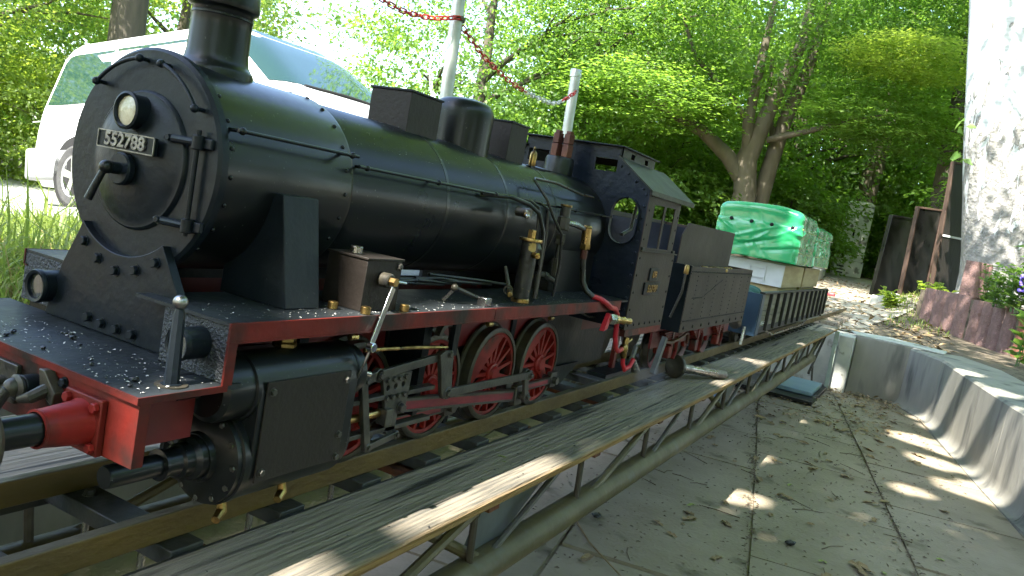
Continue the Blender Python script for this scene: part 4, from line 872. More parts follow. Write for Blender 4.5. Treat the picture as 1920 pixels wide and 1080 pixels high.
for x_, y_ in ((1.52, -.160), (1.86, -.165)):
    l = MB().lathe([(0, 0), (.026, 0), (.027, .003), (.026, .008), (.02, .010), (0, .010)], (x_, y_, .299), (0, 0, 1), 28).build('filler_lid', 'brass', td)
for k in range(9): MB().ball((1.72+.045*k, -.155+.01*RNG.random(), .303), RNG.uniform(.006, .011), 8, 6, (1, 1, .7)).build('brass_fitting', 'brass', td)
MB().lathe([(0, 0), (.006, 0), (.007, .004), (.0065, .02), (.004, .024), (0, .024)], (TA-.004, -.176, .287), (0, 0, 1), 14).build('tap', 'brass_clean', td)
MB().tube([(TA-.006, -.176, .288), (TA-.008, -.176, .24), (TA-.012, -.16, .17)], .0035, 8).build('tap_pipe', 'pipe_black', td)
cb = thing('coal_load', 'black coal heaped in the tender bunker', 'coal', (1.88, 0, .3)); cb['kind'] = 'stuff'
cm = MB()
for k in range(160):
    x_, y_ = RNG.uniform(1.64, 2.14), RNG.uniform(-.105, .105); r_ = RNG.uniform(.010, .022)
    cm.ball((x_, y_, .325+.05*(1-abs(y_)/.12)*RNG.random()), r_, 6, 5, (RNG.uniform(.7, 1.2), RNG.uniform(.7, 1.2), RNG.uniform(.6, 1)))
cm.build('coal_heap', 'coal', cb, 0)['kind'] = 'stuff'
for s in (-1, 1):
    MB().box(1.49, 2.40, s*.112-.003, s*.112+.003, .072, .1335).build('tender_frame', 'red_frame', td)
    for x_ in (1.62, 1.90, 2.18):
        w = MB().lathe([(0, .010), (.045, .012), (.050, .004), (.058, .0), (.0595, .002), (.0600, .016), (.0650, .018), (.0650, .022), (.05, .022), (0, .022)], (x_, s*.0895, .0595), (0, -s, 0), 40).build('wheel', 'oily_iron', td)
        MB().lathe([(.046, .0085), (.0585, -.0006), (.0585, -.002), (.044, .006)], (x_, s*.0895, .0595), (0, -s, 0), 40).build('rim', 'red_frame', w)
        MB().cyl((x_, s*.0885, .0595), (x_, s*.10, .0595), .016, 20, ch=.002).build('hub', 'red_bright', w)
        sp = MB().box(x_-.018, x_+.018, min(s*.116, s*.136), max(s*.116, s*.136), .040, .075).build('axlebox', 'red_paint', td, bevel=.003)
        for k in range(6):
            L = .082-.0125*k; z_ = .118-.0062*k
            MB().box(x_-L, x_+L, min(s*.118, s*.134), max(s*.118, s*.134), z_-.0046, z_).build('spring_leaf', 'red_paint', sp, bevel=.0006)
        MB().box(x_-.008, x_+.008, min(s*.116, s*.1365), max(s*.116, s*.1365), .076, .121).build('spring_buckle', 'red_frame', sp, bevel=.001)
        MB().tube([(x_+.06, s*.124, .112), (x_+.085, s*.124, .09), (x_+.09, s*.124, .05), (x_+.075, s*.124, .03)], [.004, .005, .006, .006], 8, sq=.6).build('guard_iron', 'red_paint', td)
MB().tube([(1.50, -.140, .098), (1.58, -.142, .090), (1.66, -.140, .094), (1.75, -.136, .105), (1.79, -.13, .10), (1.80, -.13, .07)], .0046, 8).build('brake_pipe', 'copper_brown', td)
MB().box(1.30, 1.49, -.03, .03, .085, .11).build('drawbar', 'oily_iron', td)
MB().bar((1.44, -.15, .02), (1.47, -.155, .115), .012, .02, (1, 0, 0)).build('tender_step', 'plate_grey', td)

# steel bar with disc leaning on the track beside the tender
rp = thing('roller_bar', 'polished steel bar with a round flange lying beside the tender', 'steel bar', (1.72, -.13, -.03))
da = Vector((1.735, -.128, .004)); db = Vector((1.975, -.222, -.0225)); dd = (db-da).normalized()
MB().lathe([(0, -.006), (.033, -.006), (.035, -.004), (.035, .004), (.033, .006), (0, .006)], da, dd, 40).build('flange', 'oily_iron', rp)
MB().lathe([(.0150, 0), (.0150, .03), (.0138, .033), (.0138, (db-da).length-.002), (.0125, (db-da).length), (0, (db-da).length)], da, dd, 28).build('bar', 'bright_steel', rp)

# ------------------------------------------------------------------ goods wagon with seat boxes
wg = thing('goods_wagon', 'low sided model goods wagon with grey planks and dark posts', 'wagon', (3.55, 0, 0))
WA, WB_ = 2.535, 4.610
for s in (-1, 1):
    for k in range(6):
        z0 = .092+.0215*k; MB().box(WA+.012, WB_, min(s*.180, s*.186), max(s*.180, s*.186), z0, z0+.0200).build('plank', 'wagon_plank', wg, bevel=.0012)
    for x_ in np.linspace(WA+.17, WB_-.01, 12): MB().box(x_-.0085, x_+.0085, min(s*.1862, s*.1985), max(s*.1862, s*.1985), .074, .222).build('side_post', 'wagon_post', wg, bevel=.0015)
    MB().box(WA, WB_+.01, min(s*.176, s*.196), max(s*.176, s*.196), .2222, .2300).build('top_rail', 'wagon_post', wg, bevel=.0015)
    MB().box(WA, WB_, min(s*.168, s*.188), max(s*.168, s*.188), .066, .0915).build('solebar', 'wagon_post', wg, bevel=.0015)
    MB().box(WA, WA+.055, min(s*.1862, s*.1892), max(s*.1862, s*.1892), .060, .2220).build('corner_plate', 'wagon_blue', wg, bevel=.001)
    MB().tube([(2.80, s*.176, .066), (3.0, s*.176, .036), (3.9, s*.176, .036), (4.1, s*.176, .066)], .0045, 8).build('truss_rod', 'bright_steel', wg)
    for x_ in (2.72, 2.88, 4.20, 4.36):
        MB().lathe([(0, .0), (.040, .0), (.042, .016), (.047, .018), (.047, .022), (0, .022)], (x_, s*.0895, .042), (0, -s, 0), 32).build('wheel', 'oily_iron', wg)
    for x_ in (2.80, 4.28):
        MB().prism([(x_-.12, .030), (x_+.12, .030), (x_+.10, .058), (x_+.04, .066), (x_-.04, .066), (x_-.10, .058)], 'y', min(s*.10, s*.116), max(s*.10, s*.116)).build('bogie_frame', 'wagon_post', wg, bevel=.002)
    MB().box(2.62, 2.78, min(s*.1866, s*.1872), max(s*.1866, s*.1872), .101, .104).build('paint_line', 'box_white', wg)
    for k, w_ in enumerate((.02, .012, .03, .016, .024)): MB().box(2.625+.032*k, 2.625+.032*k+w_, min(s*.1866, s*.1872), max(s*.1866, s*.1872), .1075, .1115).build('paint_line', 'box_white', wg)
MB().box(WA, WB_, -.18, .18, .075, .0885).build('wagon_floor', 'wagon_post', wg)
MB().box(WA-.004, WA+.010, -.186, .186, .058, .2215).build('end_board', 'wagon_blue', wg, bevel=.0015); MB().box(WB_, WB_+.012, -.186, .186, .058, .2215).build('end_board', 'wagon_post', wg)
for s in (-1, 1):
    b_ = MB().cyl((WA-.004, s*.12, .10), (WA-.05, s*.12, .10), .014, 20).build('buffer', 'wagon_blue', wg); MB().cyl((WA-.05, s*.12, .10), (WA-.056, s*.12, .10), .024, 24, ch=.001).build('buffer_head', 'oily_iron', b_)
MB().tube([(WA-.03, -.15, .02), (WA-.02, -.15, .09)], .006, 8).build('step_iron', 'bright_steel', wg)
for k in range(6): MB().ball((WA+.03+.05*k, -.10+.04*RNG.random(), .19+.02*RNG.random()), .05, 10, 8, (1, 1, .6)).build('lining', 'teal_cloth', wg)

def seat_box(x0, x1, lab, white):
    b = thing('seat_box', lab, 'box', ((x0+x1)/2, 0, .2225), 'wooden seat boxes standing on the wagon')
    z0, z1, w = .2305, .3345, .133
    for s in (-1, 1): MB().box(x0, x1, min(s*w, s*(w-.010)), max(s*w, s*(w-.010)), z0, z1).build('side_board', 'box_wood', b, bevel=.0012)
    MB().box(x0-.008, x0, -w, w, z0, z1).build('front_board', 'box_white' if white else 'box_wood', b, bevel=.0012)
    MB().box(x1, x1+.008, -w, w, z0, z1).build('back_board', 'box_wood', b, bevel=.0012); MB().box(x0, x1, -w+.010, w-.010, z1-.012, z1-.002).build('lid', 'box_wood', b)
    if white:
        MB().box(x0-.014, x0-.0085, -.052, -.046, z0+.012, z1-.018).build('batten', 'box_white', b); MB().box(x0-.014, x0-.0085, .02, .026, z0+.012, z1-.018).build('batten', 'box_white', b)
        for z_ in (z0+.030, z1-.028): MB().box(x0-.014, x0-.0085, -.0455, .0195, z_-.003, z_+.003).build('batten', 'box_white', b)
    MB().box(x0+.01, x1-.01, -.12, .12, .0885, .2304).build('plinth', 'box_wood', b)
seat_box(3.26, 3.86, 'front seat box with a white painted face under the green cover', True)
seat_box(3.93, 4.53, 'rear plain wooden seat box at the far end of the wagon', False)
def cover(x0, x1, y0, y1, z0, z1, lab, seed, buttons):
    rg = random.Random(seed); n = 54; t = thing('vinyl_cover', lab, 'cover', ((x0+x1)/2, (y0+y1)/2, z0), 'green vinyl covers over the seats')
    bm = bmesh.new(); bmesh.ops.create_cube(bm, size=2.0); bmesh.ops.subdivide_edges(bm, edges=bm.edges[:], cuts=n, use_grid_fill=True)
    cx, cy_, hx, hy = (x0+x1)/2, (y0+y1)/2, (x1-x0)/2, (y1-y0)/2; hz = (z1-z0)/2; cz = (z0+z1)/2; rr = .030
    ph = [(rg.uniform(0, 6), rg.uniform(9, 26), rg.uniform(9, 26), rg.uniform(-16, 16)) for _ in range(7)]
    cre = []
    for _ in range(26):
        a_ = rg.uniform(-1.2, 1.2); cre.append((rg.uniform(-hy, hy), rg.uniform(-hz, hz*.6), math.cos(a_), math.sin(a_), rg.uniform(.03, .11), rg.uniform(.004, .009), rg.uniform(-.007, .007)))
    for v in bm.verts:
        p = Vector((v.co.x*hx, v.co.y*hy, v.co.z*hz))
        q = Vector((max(-hx+rr, min(hx-rr, p.x)), max(-hy+rr, min(hy-rr, p.y)), max(-hz, min(hz-rr, p.z))))
        d = p-q
        if d.length > 1e-6:
            m_ = max(abs(d.x), abs(d.y), abs(d.z)); p = q+d.normalized()*m_
        if p.z < -hz+.02: pass
        nrm = Vector((p.x/hx, p.y/hy, p.z/hz)); nrm.normalize()
        w_ = sum(math.sin(a+b*p.x*1.3+c*p.y+e*p.z*1.6) for a, b, c, e in ph)*.0009
        w_ += .010*math.exp(-((p.z-hz*.55)/.02)**2)*(-.4) + (.0035*abs(math.sin(p.y*14+p.z*19+seed+1.6*math.sin(p.z*22)))+.0025*abs(math.sin(p.y*31-p.z*24+2*seed+p.x*9)))*(1 if p.z < hz*.4 else .35)
        if p.z < hz*.75:
            t_ = p.y if abs(p.x) > hx*.8 else p.x*.8
            for cy0, cz0, ca_, sa_, ll_, ww_, hh_ in cre:
                e1 = (t_-cy0)*ca_+(p.z-cz0)*sa_; e2 = -(t_-cy0)*sa_+(p.z-cz0)*ca_
                if abs(e1) < 2*ll_ and abs(e2) < 4*ww_: w_ += hh_*math.exp(-(e1/ll_)**2-(e2/ww_)**2)
        crown = .022*(1-(p.y/hy)**2) if p.z > hz*.55 else 0
        sk = .010*max(0, -p.z/hz)
        v.co = Vector((cx+p.x*(1+sk/hx*.3), cy_+p.y*(1+sk/hy*.6), cz+p.z+crown))+nrm*w_
    me = bpy.data.meshes.new('vinyl'); bm.to_mesh(me); bm.free(); me.polygons.foreach_set('use_smooth', [True]*len(me.polygons)); me.materials.append(MATS['tarp_green'])
    o = bpy.data.objects.new('vinyl', me); COL.objects.link(o); par(o, t)
    MB().box(x0-.004, x1+.004, y0-.004, y1+.004, z0-.006, z0+.003).build('hem', 'tarp_green', t, bevel=.003)
    for y_ in buttons: MB().lathe([(0, .006), (.006, .005), (.0085, .002), (.009, 0)], (x0-.004, y_, z0+.155), NA, 18).build('snap_button', 'black_front', t)
    for z_ in (.05, .155): MB().tube([(x0+.02, y0-.002, z0+z_), ((x0+x1)/2, y0-.004, z0+z_-.006), (x1-.02, y0-.002, z0+z_)], .003, 6).build('seam', 'tarp_end', t)
cover(3.20, 3.72, -.178, .205, .352, .575, 'larger green vinyl cover with black snap buttons on its front', 3, (.139, .046, -.045, -.138))
cover(3.86, 4.56, -.165, .185, .352, .555, 'rear green vinyl cover behind the buttoned one', 8, ())
# ------------------------------------------------------------------ white van
TH, PT = R(-93.905), .1323; VO = Vector((4.858, 8.405, -.6188))
ve = Vector((math.cos(TH)*math.cos(PT), math.sin(TH)*math.cos(PT), math.sin(PT))); vn = Vector((-math.sin(TH), math.cos(TH), 0)); vu = ve.cross(vn)
VT = Matrix.Translation(VO) @ Matrix((ve, vn, vu)).transposed().to_4x4()
van = thing('van', 'white passenger van parked behind the locomotive nose towards the track', 'van', tuple(VO))
HL = [.24, .34, .50, .70, .90, 1.00, 1.10, 1.20, 1.35, 1.50, 1.65, 1.76, 1.84, 1.89, 1.92]
ur = np.interp(HL, [.24, .5, .7, .95, 1.12, 1.7, 1.84, 1.92], [.05, .0, .0, .07, .11, .30, .38, .62])
uf = np.interp(HL, [.24, .34, .5, .7, .9, 1.0, 1.1, 1.2, 1.82, 1.92], [4.72, 4.84, 4.89, 4.88, 4.78, 4.62, 4.35, 4.02, 3.18, 2.85])
ins = np.interp(HL, [.24, .34, .5, .95, 1.10, 1.65, 1.76, 1.84, 1.92], [.06, .02, .0, .0, .02, .13, .18, .26, .46])
VW = 1.90
def vring(i, n=72):
    a, b, w0, w1 = ur[i], uf[i], ins[i], VW-ins[i]; cx, cw = (a+b)/2, (w0+w1)/2; hx, hw = (b-a)/2, (w1-w0)/2; rc_ = min(.30, hw*.6); pts = []
    per = [(1, 1, 0), (-1, 1, 90), (-1, -1, 180), (1, -1, 270)]
    for sx, sw, a0 in per:
        rx = rc_*(1.35 if (sx > 0) else .8)
        for k in range(n//4):
            t = R(a0+90*k/(n//4-1)); pts.append((cx+sx*(hx-rx)+rx*math.cos(t), cw+sw*(hw-rc_)+rc_*math.sin(t), HL[i]))
    return pts
b = MB(VT); N = 72; rows = [vring(i) for i in range(len(HL))]; fs = []
for i in range(len(HL)-1):
    for k in range(N): fs.append((i*N+k, i*N+(k+1) % N, (i+1)*N+(k+1) % N, (i+1)*N+k))
fs += [tuple(range(N-1, -1, -1)), tuple((len(HL)-1)*N+k for k in range(N))]
body = b.add([p for r in rows for p in r], fs).build('body', 'van_white', van, 50)
def vs(u, h, off=.006, near=True):
    w = float(np.interp(h, HL, ins))-off; return (u, w if near else VW-w, h)
def vpanel(name, pts, m, off, parent, thick=.012):
    for near in (True, False):
        A = [vs(u, h, off, near) for u, h in pts]; B = [vs(u, h, off-thick, near) for u, h in pts]; k = len(A)
        MB(VT).add(A+B, [tuple(range(k))]+[(i, (i+1) % k, k+(i+1) % k, k+i) for i in range(k)]).build(name, m, parent, 0)
vpanel('side_window', [(.36, 1.13), (.60, 1.12), (1.40, 1.12), (1.40, 1.69), (.66, 1.69), (.58, 1.67), (.52, 1.60)], 'van_glass', .008, body)
vpanel('side_window', [(1.45, 1.12), (2.62, 1.12), (2.62, 1.70), (1.45, 1.70)], 'van_glass', .008, body)
vpanel('door_window', [(2.72, 1.14), (3.75, 1.16), (3.40, 1.55), (3.22, 1.68), (2.72, 1.70)], 'van_glass', .008, body)
0 and vpanel('sliding_pane', [(1.62, 1.38), (2.40, 1.38), (2.40, 1.66), (1.62, 1.66)], 'cab_glass', .012, body, .004)
for su in (1.425, 2.67, 3.80): vpanel('door_seam', [(su, .42), (su+.008, .42), (su+.008, 1.10), (su, 1.10)], 'arch_black', .003, body, .005)
vpanel('door_handle', [(2.74, 1.0), (2.90, 1.0), (2.90, 1.035), (2.74, 1.035)], 'van_grey', .03, body, .03)
vpanel('fuel_flap', [(1.15, .86), (1.33, .86), (1.33, .87), (1.15, .87)], 'van_grey', .003, body, .005)
vpanel('body_line', [(.10, .944), (4.5, .944), (4.5, .956), (.10, .956)], 'van_grey', .004, body, .006)
0 and vpanel('rear_lamp', [(.085, .97), (.15, .97), (.24, 1.35), (.185, 1.35)], 'plastic_red', .012, body, .012)
ws = MB(VT); gw = []
for i, h in enumerate(np.linspace(1.215, 1.83, 6)):
    i0 = float(np.interp(h, HL, ins)); hw_ = (VW-2*i0)/2; rc_ = min(.30, hw_*.6); rx_ = rc_*1.35
    for j, w in enumerate(VW/2+(hw_-.055)*np.sin(np.linspace(-1.45, 1.45, 13))/math.sin(1.45)):
        u = float(np.interp(h, HL, uf)); q = max(0., abs(w-VW/2)-(hw_-rc_))/rc_; gw.append((u-rx_+rx_*math.sqrt(max(0, 1-q*q))+.014, VW/2+(w-VW/2)*1.006, h))
ws.add(gw, [(i*13+j, i*13+j+1, (i+1)*13+j+1, (i+1)*13+j) for i in range(5) for j in range(12)]).build('windscreen', 'van_glass', body, 60)
MB(VT).tube([(4.035, .35, 1.205), (4.06, .9, 1.215), (4.04, 1.5, 1.205)], .014, 8).build('wiper', 'arch_black', body)
for near in (1, 0):
    w0 = -.02 if near else VW+.02
    MB(VT).ball((3.62, w0-.09*(1 if near else -1), 1.24), .11, 16, 12, (.55, .9, 1.1)).build('door_mirror', 'van_white', body)
for bx0, bx1 in ((-.06, .10), (4.80, 4.96)): MB(VT).box(bx0, bx1, .06, VW-.06, .30, .66).build('bumper', 'van_grey', van, bevel=.05)
MB(VT).box(-.03, .9, -.012, .12, .30, .66).build('bumper_corner', 'van_grey', van, bevel=.04)
for u in (1.0, 4.0):
    for near in (1, 0):
        w = 0 if near else VW; sg = -1 if near else 1
        MB(VT).lathe([(0, .012), (.40, .012), (.42, -.02), (0, -.02)], (u, w, .36), (0, sg, 0), 40).build('wheel_arch', 'arch_black', van)
        wh_ = MB(VT).lathe([(.22, .02), (.30, .03), (.335, .01), (.338, -.10), (.32, -.20), (.22, -.2)], (u, w, .335), (0, sg, 0), 48).build('wheel', 'tyre', van)
        MB(VT).lathe([(.19, .0), (.225, .022), (.225, -.05), (.19, -.05)], (u, w, .335), (0, sg, 0), 40).build('rim', 'alloy', wh_)
        MB(VT).lathe([(0, -.04), (.2, -.045)], (u, w, .335), (0, sg, 0), 32).build('brake_disc', 'arch_black', wh_)
        for k in range(5):
            a = 2*math.pi*k/5+.4; c, s_ = math.cos(a), math.sin(a); px_ = (-s_, c)
            q = [(u+c*r+px_[0]*o, w+sg*d, .335+s_*r+px_[1]*o) for r, o, d in ((.03, -.035, .02), (.03, .035, .02), (.205, .042, .012), (.205, -.042, .012))]
            MB(VT).add(q, [(0, 1, 2, 3)]).build('wheel_spoke', 'alloy', wh_, 0)
        MB(VT).lathe([(0, .026), (.05, .024), (.06, 0)], (u, w, .335), (0, sg, 0), 20).build('hub_cap', 'alloy', wh_)

# ------------------------------------------------------------------ posts and chains
def post(name, x, y, zt, lab, cap):
    z0 = float(hgt(x, y)); t = thing(name, lab, 'post', (x, y, z0), 'galvanised chain posts'); ln = (.10*.45*(zt-z0)*0)
    MB().cyl((x, y-.02*(zt-z0), z0-.1), (x, y+.05*(zt-.75), zt), .0245, 28).build('pole', 'galvanised', t)
    if cap: MB().lathe([(.0245, 0), (.0285, .001), (.0285, .034), (.026, .038), (0, .038)], (x, y+.05*(zt-.75), zt-.035), (0, .05, 1), 28).build('end_cap', 'galvanised', t)
    return t
p1_ = post('chain_post', 2.010, 1.010, 1.85, 'tall galvanised post behind the steam dome', True)
p2_ = post('chain_post', 3.050, .975, 1.085, 'short capped galvanised post behind the safety valves', True)
MB().lathe([(.026, -.008), (.029, -.008), (.029, .008), (.026, .008)], (2.014, 1.024, 1.03), (0, 0, 1), 24).build('clamp', 'oily_iron', p1_); MB().tube([(2.0, .995, 1.03), (1.985, .985, 1.03)], .006, 8).build('hook', 'oily_iron', p1_)
MB().lathe([(.010, -.003), (.013, 0), (.010, .003)], (3.035, .962, .985), (.3, 1, 0), 16).build('ring', 'galvanised', p2_)
def linkmesh(m):
    b = MB(); pts = []
    for a in np.linspace(0, 2*math.pi, 17)[:-1]: pts.append(Vector((.0085*math.cos(a), 0, .0085*math.sin(a)+(.0095 if math.sin(a) > 0 else -.0095))))
    n = 6; vs_ = []; fs_ = []
    for i, p in enumerate(pts):
        d = (pts[(i+1) % 16]-pts[i-1]).normalized(); nn = Vector((0, 1, 0)); s_ = d.cross(nn)
        for k in range(n): a = 2*math.pi*k/n; vs_.append(p+nn*math.cos(a)*.003+s_*math.sin(a)*.003)
    for i in range(16):
        for k in range(n): fs_.append((i*n+k, i*n+(k+1) % n, ((i+1) % 16)*n+(k+1) % n, ((i+1) % 16)*n+k))
    me = b.add(vs_, fs_).mesh('link', 60); me.materials.append(MATS[m]); return me
LR, LW = linkmesh('chain_red'), linkmesh('chain_white')
def chain(pts, cols, lab, parent=None):
    P = [Vector(p) for p in pts]; dense = []
    for i in range(len(P)-1):
        p0, p1, p2, p3 = P[max(i-1, 0)], P[i], P[i+1], P[min(i+2, len(P)-1)]
        for k in range(60):
            t = k/60; dense.append(.5*((2*p1)+(-p0+p2)*t+(2*p0-5*p1+4*p2-p3)*t*t+(-p0+3*p1-3*p2+p3)*t**3))
    dense.append(P[-1]); t = thing('chain', lab, 'chain', tuple(P[0])); acc = 0; nxt = 0; k = 0; tot = sum((b_-a_).length for a_, b_ in zip(dense, dense[1:]))
    for a_, b_ in zip(dense, dense[1:]):
        acc += (b_-a_).length
        if acc >= nxt:
            f = acc/tot; c = [m for lim, m in cols if f <= lim][0]
            inst('link', c, t, b_, b_-a_, 1.0, (k % 2)*math.pi/2+.35); nxt += .0285; k += 1
chain([(1.30, 1.12, 1.06), (1.651, 1.086, .985), (1.85, 1.06, .99), (1.99, 1.0, 1.03)], [(2, LR)], 'red plastic chain hanging to the left of the tall post')
chain([(2.035, 1.003, 1.000), (2.20, .985, .930), (2.384, .956, .880), (2.62, .955, .868), (2.84, .962, .886), (3.035, .965, .980)], [(.47, LR), (.86, LW), (2, LR)], 'red and white plastic chain slung between the two posts')
chain([(3.24, 1.99, 1.22), (3.235, 1.985, 1.05), (3.237, 1.94, .90)], [(2, LW)], 'white plastic chain end hanging behind the dome')

# ------------------------------------------------------------------ things along the path
cab = thing('cable_cabinet', 'pale grey street cable cabinet among the bushes beyond the wagon', 'cabinet', (15.75, .75, .18))
CT = Matrix.Translation((15.75, .72, .17)) @ Matrix.Rotation(R(12), 4, 'Z')
MB(CT).box(-.2, .2, -.25, .25, .02, .34).build('base', 'cabinet_grey', cab, bevel=.01)
cb_ = MB(CT).box(-.19, .19, -.235, .235, .345, 1.36).build('housing', 'cabinet_grey', cab, bevel=.012)
MB(CT).prism([(-.255, 1.362), (.255, 1.362), (.255, 1.40), (.16, 1.45), (-.16, 1.45), (-.255, 1.40)], 'x', -.22, .22).build('hood', 'cabinet_grey', cab, bevel=.02)
MB(CT).box(-.197, -.191, -.22, -.008, .38, 1.33).build('door', 'cabinet_grey', cb_, bevel=.006); MB(CT).box(-.197, -.191, .008, .22, .38, 1.33).build('door', 'cabinet_grey', cb_, bevel=.006)
MB(CT).box(-.215, -.198, .02, .05, .80, .92).build('handle', 'arch_black', cb_); 
for k in range(3): MB(CT).box(-.205, -.2, .08, .20, .08+.06*k, .105+.06*k).build('vent_slot', 'arch_black', cab)
MB(CT).box(-.2, -.1975, -.12, .0, 1.20, 1.26).build('sticker', 'box_white', cb_)
def board(name, a, b, h, lean, m, fm, lab, bars=()):
    """upright framed panel from foot a to foot b, leaning back"""
    a = Vector(a); b = Vector(b); d = (b-a); L = d.length; d.normalize(); n = Vector((d.y, -d.x, 0));
    if n.x > 0: n = -n
    up = (Vector((0, 0, 1))+lean).normalized()
    T = Matrix.Translation(a) @ Matrix((d, n, up)).transposed().to_4x4()
    t = thing(name, lab, 'board', tuple(a), 'old panels leaning beside the path')
    MB(T).box(.018, L-.018, -.03, .0, .02, h-.02).build('panel', m, t)
    for x0, x1 in ((0, .020), (L-.020, L)): MB(T).box(x0, x1, -.04, .014, 0, h).build('frame_post', fm, t, bevel=.003)
    for z0 in (.0, h-.022)+tuple(bars): MB(T).box(.021, L-.021, -.035, .012, z0, z0+.022).build('frame_rail', fm if z0 not in bars else 'box_white', t, bevel=.003)
board('leaning_board', (9.32, -.17, .12), (9.62, -.42, .14), .93, Vector((.06, -.02, 0)), 'board_black', 'board_black', 'low black wooden panel nearest the path on the bank')
board('leaning_board', (9.22, -.45, .16), (9.45, -.70, .18), 1.02, Vector((.08, .02, 0)), 'board_black', 'board_frame', 'black panel with a rusty brown edge, middle of the leaning three')
board('leaning_board', (8.98, -.74, .26), (9.30, -1.15, .26), 1.42, Vector((.06, .05, 0)), 'board_brown', 'board_frame', 'tallest brown panel leaning beside the birch trunk', (.62,))
for k, (x, y, h_) in enumerate(((9.0, -.24, .10), (8.95, -.32, .08), (8.9, -.42, .07), (8.85, -.38, .05))):
    z0 = float(hgt(x, y)); tag(MB().prism([(-.05+x, y-.04), (x+.04, y-.045), (x+.05, y+.035), (x-.045, y+.05)], 'z', z0-.02, z0+h_).build('kerb_stone', 'concrete_pale', None, bevel=.012), ['taller', 'second', 'third', 'lowest'][k]+' pale kerb stone at the foot of the black panel', 'stone', 'stones at the foot of the panels')
tg = MB(); z0 = float(hgt(9.1, .22)); tg.box(9.05, 9.12, .18, .26, z0, z0+.045); tag(tg.build('red_can', 'plastic_red', None, bevel=.015), 'small red plastic object lying on the sunny path', 'can')
for k, (x, y) in enumerate(((12.2, .78), (12.9, .85), (13.6, .95), (11.6, .75))):
    z0 = float(hgt(x, y)); tag(MB().box(x-.30, x+.30, y-.06, y+.06, z0-.05, z0+.12+.02*k).build('kerb_stone', 'concrete_pale', None, bevel=.02), ['nearest but one', 'third', 'farthest', 'nearest'][k]+' concrete kerb stone edging the path beyond the wagon', 'stone', 'kerb stones along the path')

# red split-face planter blocks: scalloped ring segments
def planter(x, y, rz, w, h, m, lab, z0):
    t = tag(None or bpy.data.objects.new('planter_block', None), lab, 'planter', 'red concrete planter blocks'); COL.objects.link(t); t.location = (x, y, z0)
    T = Matrix.Translation((x, y, z0)) @ Matrix.Rotation(rz, 4, 'Z'); rg = random.Random(int(x*100)); rows = []; n = 40; mz = 10
    b = MB(T)
    for k in range(mz+1):
        z = h*k/mz
        for i in range(n+1):
            s_ = i/n; f = abs(math.sin(s_*math.pi*4)) ; dep = .028*f**.5+rg.uniform(-.006, .006)
            if k in (0, mz): dep -= .006
            rows.append((-w/2+w*s_, -dep, z))
    fs_ = [(k*(n+1)+i, k*(n+1)+i+1, (k+1)*(n+1)+i+1, (k+1)*(n+1)+i) for k in range(mz) for i in range(n)]
    b.add(rows, fs_); o = (mz)*(n+1); bk_ = [(-w/2, .10, 0), (w/2, .10, 0), (w/2, .10, h), (-w/2, .10, h)]; L = len(b.v); b.v += bk_
    b.f += [tuple([o+i for i in range(n, -1, -1)]+[L+3, L+2][0:2]), (L, L+1, L+2, L+3), tuple([i for i in range(n+1)]+[L+1, L]), tuple([k*(n+1) for k in range(mz, -1, -1)]+[L, L+3]), tuple([k*(n+1)+n for k in range(mz+1)]+[L+2, L+1])]
    b.build('block', m, t, 45)
PL = [((7.55, -.70), (6.98, -1.045)), ((6.96, -1.06), (6.52, -1.345)), ((6.50, -1.36), (6.22, -1.60)), ((6.20, -1.62), (5.95, -2.0))]
labs = ['dark red scalloped planter block nearest the leaning panels', 'dark red scalloped planter block below the birch, second from the panels', 'orange tinted planter block at the right edge', 'planter block farthest right by the pit wall']
for k, (a, b_) in enumerate(PL):
    a = Vector((*a, 0)); b2 = Vector((*b_, 0)); c = (a+b2)/2; d = b2-a
    planter(c.x, c.y, math.atan2(d.y, d.x), d.length-.008, .40-.02*k, 'concrete_red' if k < 2 else 'concrete_orange', labs[k], -.075)
planter(7.95, -1.12, R(-30), .26, .36, 'concrete_red', 'single red block standing against the birch trunk behind the planter', .28)
pf = MB().prism([(7.62, -.66), (7.02, -1.02), (6.55, -1.32), (6.1, -1.75), (6.3, -3), (9, -3), (9, -.8)], 'z', -.06, .30)
pf.build('planter_soil', 'soil', None)['kind'] = 'structure'
# ------------------------------------------------------------------ leaves
def leaf_arrays(P, Nrm, D, ln, wd, fold=.18):
    """diamond leaves: P base (n,3), Nrm leaf normal, D direction; two faces folded on the midrib"""
    n = len(P); D = D/np.linalg.norm(D, axis=1, keepdims=True)
    Sd = np.cross(D, Nrm); Sd /= np.linalg.norm(Sd, axis=1, keepdims=True)+1e-9; Nn = np.cross(Sd, D)
    ln = np.broadcast_to(ln, n)[:, None]; wd = np.broadcast_to(wd, n)[:, None]
    tip = P+D*ln-Nn*ln*.10; mid = P+D*ln*.42
    l = mid+Sd*wd*.5+Nn*wd*fold; r = mid-Sd*wd*.5+Nn*wd*fold
    V = np.stack([P, r, tip, l], 1).reshape(-1, 3); b = np.arange(n)[:, None]*4
    F = np.concatenate([b+np.array([[0, 1, 2]]), b+np.array([[0, 2, 3]])], 1).reshape(-1, 3)
    return V, F
def unit(rg, n):
    v = rg.normal(size=(n, 3)); return v/np.linalg.norm(v, axis=1, keepdims=True)
